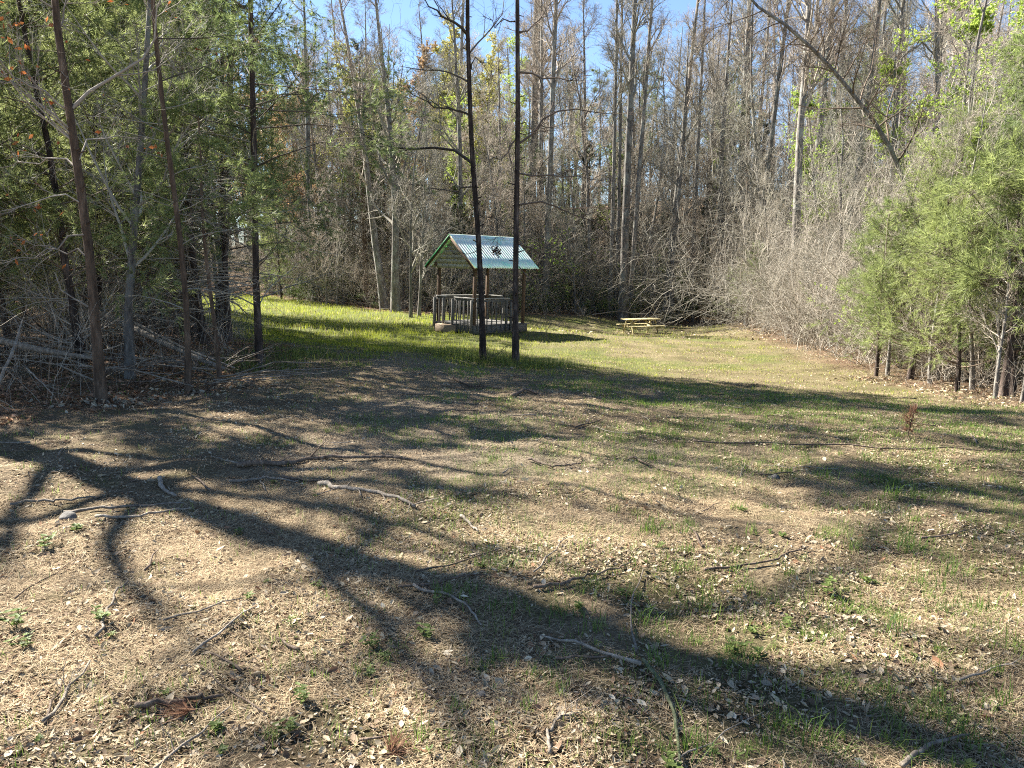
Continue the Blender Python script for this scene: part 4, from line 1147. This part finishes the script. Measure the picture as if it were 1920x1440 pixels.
for k in range(80):
    d = 2.2 * 9 ** random.random(); az = random.uniform(-.62, .62); x, y = d * math.sin(az), d * math.cos(az); a = random.uniform(0, 3.14); L = random.uniform(.12, .55) * (1 + d * .05)
    stick('twig', [(x, y, 0), (x + L * math.cos(a), y + L * math.sin(a), 0)], random.uniform(.003, .008) * (1 + d * .04), 'small dry twig lying loose on the woodland soil', 'twig', random.choice([M_dry, M_dry2]), 'loose twigs on the ground', twigs=random.choice([0, 0, 2]), n=6, g=g, wob=.015, ks=5)
# logs and brush pile under the left trees
def L3(pp, r, lab, mat, tw=0, name='fallen_log', cat='log', group=None, n=12):
    """pp: (px, py, depth) points, off the ground"""
    return stick(name, [pt(*q) for q in pp], r, lab, cat, mat, group, twigs=tw, g=g, grounded=False, n=n, wob=.012, ks=9)
L3([(-30, 632, 10.8), (70, 655, 10.6), (175, 672, 10.5)], .075, 'pale fallen log lying level behind the forked brown sapling', M_dry)
L3([(185, 585, 13.5), (300, 640, 12.2), (420, 692, 11.3)], .085, 'long grey fallen trunk sloping down to the right in the brush pile', M_dry, 8)
L3([(240, 600, 13), (350, 655, 11.8), (440, 690, 11.4)], .035, 'slimmer pole lying along the sloping grey trunk', M_dry, 8, 'fallen_pole', 'pole')
L3([(-5, 720, 8.6), (25, 660, 9.0), (42, 600, 9.6)], .028, 'pale leaning pole at the far left edge', M_dry, 2, 'fallen_pole', 'pole')
L3([(165, 575, 10), (115, 545, 10), (102, 510, 10)], .016, 'bent white branch reaching up beside the forked sapling', M_dry, 2, 'dead_branch', 'branch')
L3([(50, 690, 9.2), (75, 715, 8.8), (100, 740, 8.5)], .013, 'small pale branch on rusty leaves at the left', M_dry, 6, 'dead_branch', 'branch')
for k in range(46):
    px, py = random.uniform(60, 460), 0
    y = random.uniform(9.6, 12.6); b0 = gnd(px, y); a = random.uniform(-.6, .6) + (3.14 if random.random() < .5 else 0); L = random.uniform(.7, 2.2)
    p1 = b0 + np.array([L * math.cos(a), L * math.sin(a) * .6, 0]); p1[2] = h1(p1[0], p1[1]) + random.uniform(.02, .55)
    b0[2] += .02 + random.uniform(0, .2)
    stick('dead_branch', [b0, (b0 + p1) / 2 + np.array([0, 0, random.uniform(-.03, .12)]), p1], random.uniform(.006, .018), 'grey dead branch tangled in the brush pile under the left trees', 'branch', random.choice([M_dry, M_dry, M_dry2]), 'dead branches in the brush pile', twigs=random.choice([3, 5, 7]), n=9, g=g, grounded=False, wob=.02, ks=5)
L3([(1110, 590, 43), (1160, 583, 43.5), (1230, 594, 43)], .04, 'pale bowed branch lying behind the picnic table', M_dry, 6, 'dead_branch', 'branch')
L3([(715, 580, 42), (745, 577, 42), (770, 590, 41)], .04, 'pale bowed branch at the far lawn edge left of the shelter', M_dry, 4, 'dead_branch', 'branch')
L3([(1492, 795, 12), (1482, 760, 12), (1497, 738, 12)], .008, 'thin bent stalk standing in the right grass', M_dry, 0, 'dead_stalk', 'stalk')

# stones
M_stone, t_, b_ = newmat('grey_stone'); b_.inputs['Roughness'].default_value = .9
n_s = noise(t_, coords(t_), 30, 6, .7); t_.links.new(ramp(t_, n_s, [(.3, (.05, .045, .04)), (.7, (.17, .155, .135))]), b_.inputs['Base Color']); bump(t_, b_, n_s, .01)
def stone(px, py, s, lab):
    p = gp(px, py); g = np.random.default_rng(int(px)); n, m = 10, 14
    th = np.linspace(0, math.pi, n)[:, None]; ph = np.arange(m)[None] * 2 * math.pi / m
    D = np.stack([np.sin(th) * np.cos(ph), np.sin(th) * np.sin(ph), np.cos(th) + 0 * ph], -1)
    w = g.normal(size=(5, 3)); r = 1 + sum(.13 * np.sin(D @ w[i] * 2.2 + i) for i in range(5))
    V = (D * r[..., None] * np.array([s, s * .8, s * .6])).reshape(-1, 3)
    i, j = np.meshgrid(np.arange(n - 1), np.arange(m), indexing='ij'); i = i.ravel(); j = j.ravel(); j2 = (j + 1) % m
    A = Acc(); A.add(V, np.stack([i * m + j, (i + 1) * m + j, (i + 1) * m + j2, i * m + j2], 1))
    tag(link('stone', A.mesh('stone', M_stone, False), None, p + np.array([0, 0, s * .02])), lab, 'stone')
stone(1452, 896, .045, 'small grey stone on sunny ground at the right')
stone(128, 974, .06, 'grey stone half sunk in leaves at the left')
stone(905, 1306, .022, 'pale grey lump among leaves in the bottom middle')

# ------------------------------------------------------------------ tufts, seedlings
def tuft_mesh(g, n, hh, sp, c0, c1, lean=.5, w=.0022):
    A = Acc(); x = g.normal(0, sp, n); y = g.normal(0, sp, n)
    blades(A, x, y, np.full(n, -.01), g.uniform(.45, 1, n) * hh, np.full(n, w), g, c0, c1, lean)
    return A.mesh('grass_tuft', M_grass)
def weed_mesh(g, n, hh):
    A = Acc(); S = np.zeros((3, 4, 3)); d = unit(np.concatenate([g.normal(0, .35, (3, 2)), np.ones((3, 1))], 1))
    for j in range(1, 4): S[:, j] = S[:, j - 1] + d * hh / 3; d = unit(d + g.normal(0, .15, (3, 3)))
    tubes(A, S, np.full((3, 4), .0014), 3, np.array((.16, .20, .06)))
    b = g.integers(0, 3, n); k = g.integers(1, 4, n)
    yaw = g.uniform(0, 6.28, n); D = np.stack([np.cos(yaw), np.sin(yaw), np.zeros(n)], 1)
    Mx = np.stack([D, np.stack([-D[:, 1], D[:, 0], np.zeros(n)], 1), np.tile([0, 0, 1.], (n, 1))], 2)
    Mx = np.stack([unit(D + np.array([0, 0, 1]) * g.uniform(-.3, .5, (n, 1))), Mx[:, :, 1], Mx[:, :, 2]], 2)
    L = g.uniform(.018, .042, n)
    t = g.uniform(0, 1, (n, 1)); col = np.array((.07, .105, .025)) * (1 - t) + np.array((.22, .28, .08)) * t
    scatter(A, LEAF8 * np.array([1, 1, 1.6]), LEAF8F, S[b, k] + D * L[:, None] * .5, Mx, L, col)
    return A.mesh('weed', M_grass)
g = np.random.default_rng(71)
TM = [tuft_mesh(g, 30, .11, .035, (.06, .12, .02), (.22, .31, .06)), tuft_mesh(g, 26, .10, .03, (.08, .14, .03), (.28, .34, .09)), tuft_mesh(g, 90, .08, .07, (.07, .12, .03), (.19, .26, .06), .9), tuft_mesh(g, 26, .15, .04, (.05, .11, .02), (.18, .28, .05), .6), tuft_mesh(g, 70, .06, .06, (.10, .13, .03), (.30, .32, .10), .9), tuft_mesh(g, 50, .11, .05, (.06, .12, .02), (.24, .30, .07), .7)]
WM = [weed_mesh(g, 16, .04), weed_mesh(g, 26, .075), weed_mesh(g, 12, .03), weed_mesh(g, 34, .05), weed_mesh(g, 8, .06), weed_mesh(g, 22, .03)]
def spot(me, name, lab, cat, group, px, py, s):
    if 'tuft' in name or 'tiny' in lab:
        lab = lab + (' at the left' if px < 640 else ' in the middle' if px < 1280 else ' at the right') + (' of the near ground' if py > 1120 else ' of the middle ground')
        group = group + lab[lab.index(' of the', 20) if False else lab.rindex(' at the') if ' at the' in lab else lab.rindex(' in the'):]
    p = gp(px, py); o = link(name, me, None, p); o.rotation_euler = (0, 0, random.uniform(0, 6.28)); o.scale = (s,) * 3
    tag(o, lab, cat, group)
for px, py, v, s in [(940, 1060, 2, 1), (1675, 930, 3, 1), (1725, 935, 0, 1), (1380, 955, 0, .9), (1410, 1000, 1, 1), (1700, 1030, 3, 1.1), (1600, 1030, 1, 1), (1740, 1100, 2, 1), (1290, 1035, 0, .9), (930, 1240, 0, .8), (1640, 1310, 2, .9),
                     (1880, 1320, 3, .8), (740, 1395, 1, .8), (1310, 1400, 1, .8), (680, 1260, 0, .8), (870, 1110, 2, 1), (1060, 1150, 2, 1), (1190, 1120, 1, 1), (720, 1230, 2, 1), (1100, 1100, 2, .9), (1375, 1225, 1, .8), (510, 1385, 1, .7), (1230, 990, 2, 1.2), (1150, 960, 1, 1), (1540, 1010, 0, .9), (1120, 1180, 1, .9), (990, 1330, 1, .8), (860, 1330, 1, .7)]:
    spot(TM[v], 'grass_tuft', 'small green grass tuft', 'grass tuft', 'grass tufts in the foreground', px, py, s)
for k in range(130):
    px = random.triangular(500, 1990, 1750); py = 790 + 640 * random.random() ** 1.2
    spot(random.choice(TM), 'grass_tuft', 'small green grass tuft', 'grass tuft', 'grass tufts in the foreground', px, py, random.uniform(.5, 1.0))
for k in range(50):
    px = random.uniform(-40, 1960); py = 860 + 590 * random.random() ** .9
    spot(random.choice(WM), 'weed_seedling', 'tiny broad leaved green seedling', 'seedling', 'green seedlings in the foreground', px, py, random.uniform(.45, .95))
for px, py, s in [(85, 1030, 1.9), (1550, 1115, 1.8), (1475, 1180, 1.3), (190, 1165, 1.6), (545, 1375, 1.2), (30, 1180, 2), (800, 1200, 1.5), (700, 1215, 1.4)]:
    spot(WM[1], 'weed_seedling', 'larger green seedling with oval leaves in the foreground', 'seedling', 'larger seedlings', px, py, s * .6)
# rusty pine sprigs
def sprig(px, py, n, ln, lab, name='pine_sprig', cat='pine sprig', upd=(.2, .6, .25), stem=0):
    g = np.random.default_rng(int(px)); p = gp(px, py); A = Acc()
    C_ = np.zeros((n, 3)); C_[:, :2] = g.normal(0, ln * .12, (n, 2)); C_[:, 2] = .02
    if stem:
        Q = np.linspace((0, 0, -.02), (.06, 0, stem), 5); tubes(A, Q[None], np.full((1, 5), .006), 5, np.array((.25, .18, .13)))
        C_ = Q[g.integers(1, 4, n)] + g.normal(0, .02, (n, 3))
    D = unit(np.tile(np.array(upd), (n, 1)) + g.normal(0, .45, (n, 3)))
    needles(A, C_, D, 8, ln, .0016 * (1 + p[1] * .12), .5, g, ((.17, .08, .05), (.33, .20, .13)))
    tag(link(name, A.mesh(name, M_deadleaf), None, p), lab, cat)
sprig(350, 1345, 14, .12, 'fan of rusty pine needles lying by a dark stick', upd=(-.8, .2, .1))
sprig(735, 1415, 14, .10, 'fan of rusty pine needles near the bottom edge', upd=(.3, .6, .1))
sprig(1700, 822, 26, .15, 'dead pine seedling with rust red needles in the right grass', 'dead_seedling', 'seedling', (-.3, 0, .5), .34)

# ------------------------------------------------------------------ tell look-alikes apart: order from left to right inside each small cluster
ORD = ['leftmost', 'second from left', 'third from left', 'fourth from left', 'fifth from left', 'sixth from left', 'seventh from left', 'eighth from left', 'ninth from left', 'tenth from left', 'eleventh from left', 'twelfth from left']
from collections import defaultdict
bylab = defaultdict(list)
for o in COL.objects:
    if o.parent is None and o.get('category') in ('tree', 'sapling', 'shrub') and o.get('group'):
        bylab[o['label']].append(o)
for lab, obs in bylab.items():
    if 2 <= len(obs) <= 12 and 'left of the view' not in lab:
        obs.sort(key=lambda o: float(proj(o.location.x, o.location.y, o.location.z)[0]))
        for k, o in enumerate(obs):
            new = ORD[k] + ' ' + lab.replace(' just in woods', ' in near woods').replace(' deep in woods', ' in deep woods').replace(' just on the slope', ' low on the slope').replace(' deep on the slope', ' high on the slope')
            if len(new.split()) <= 16: o['label'] = new
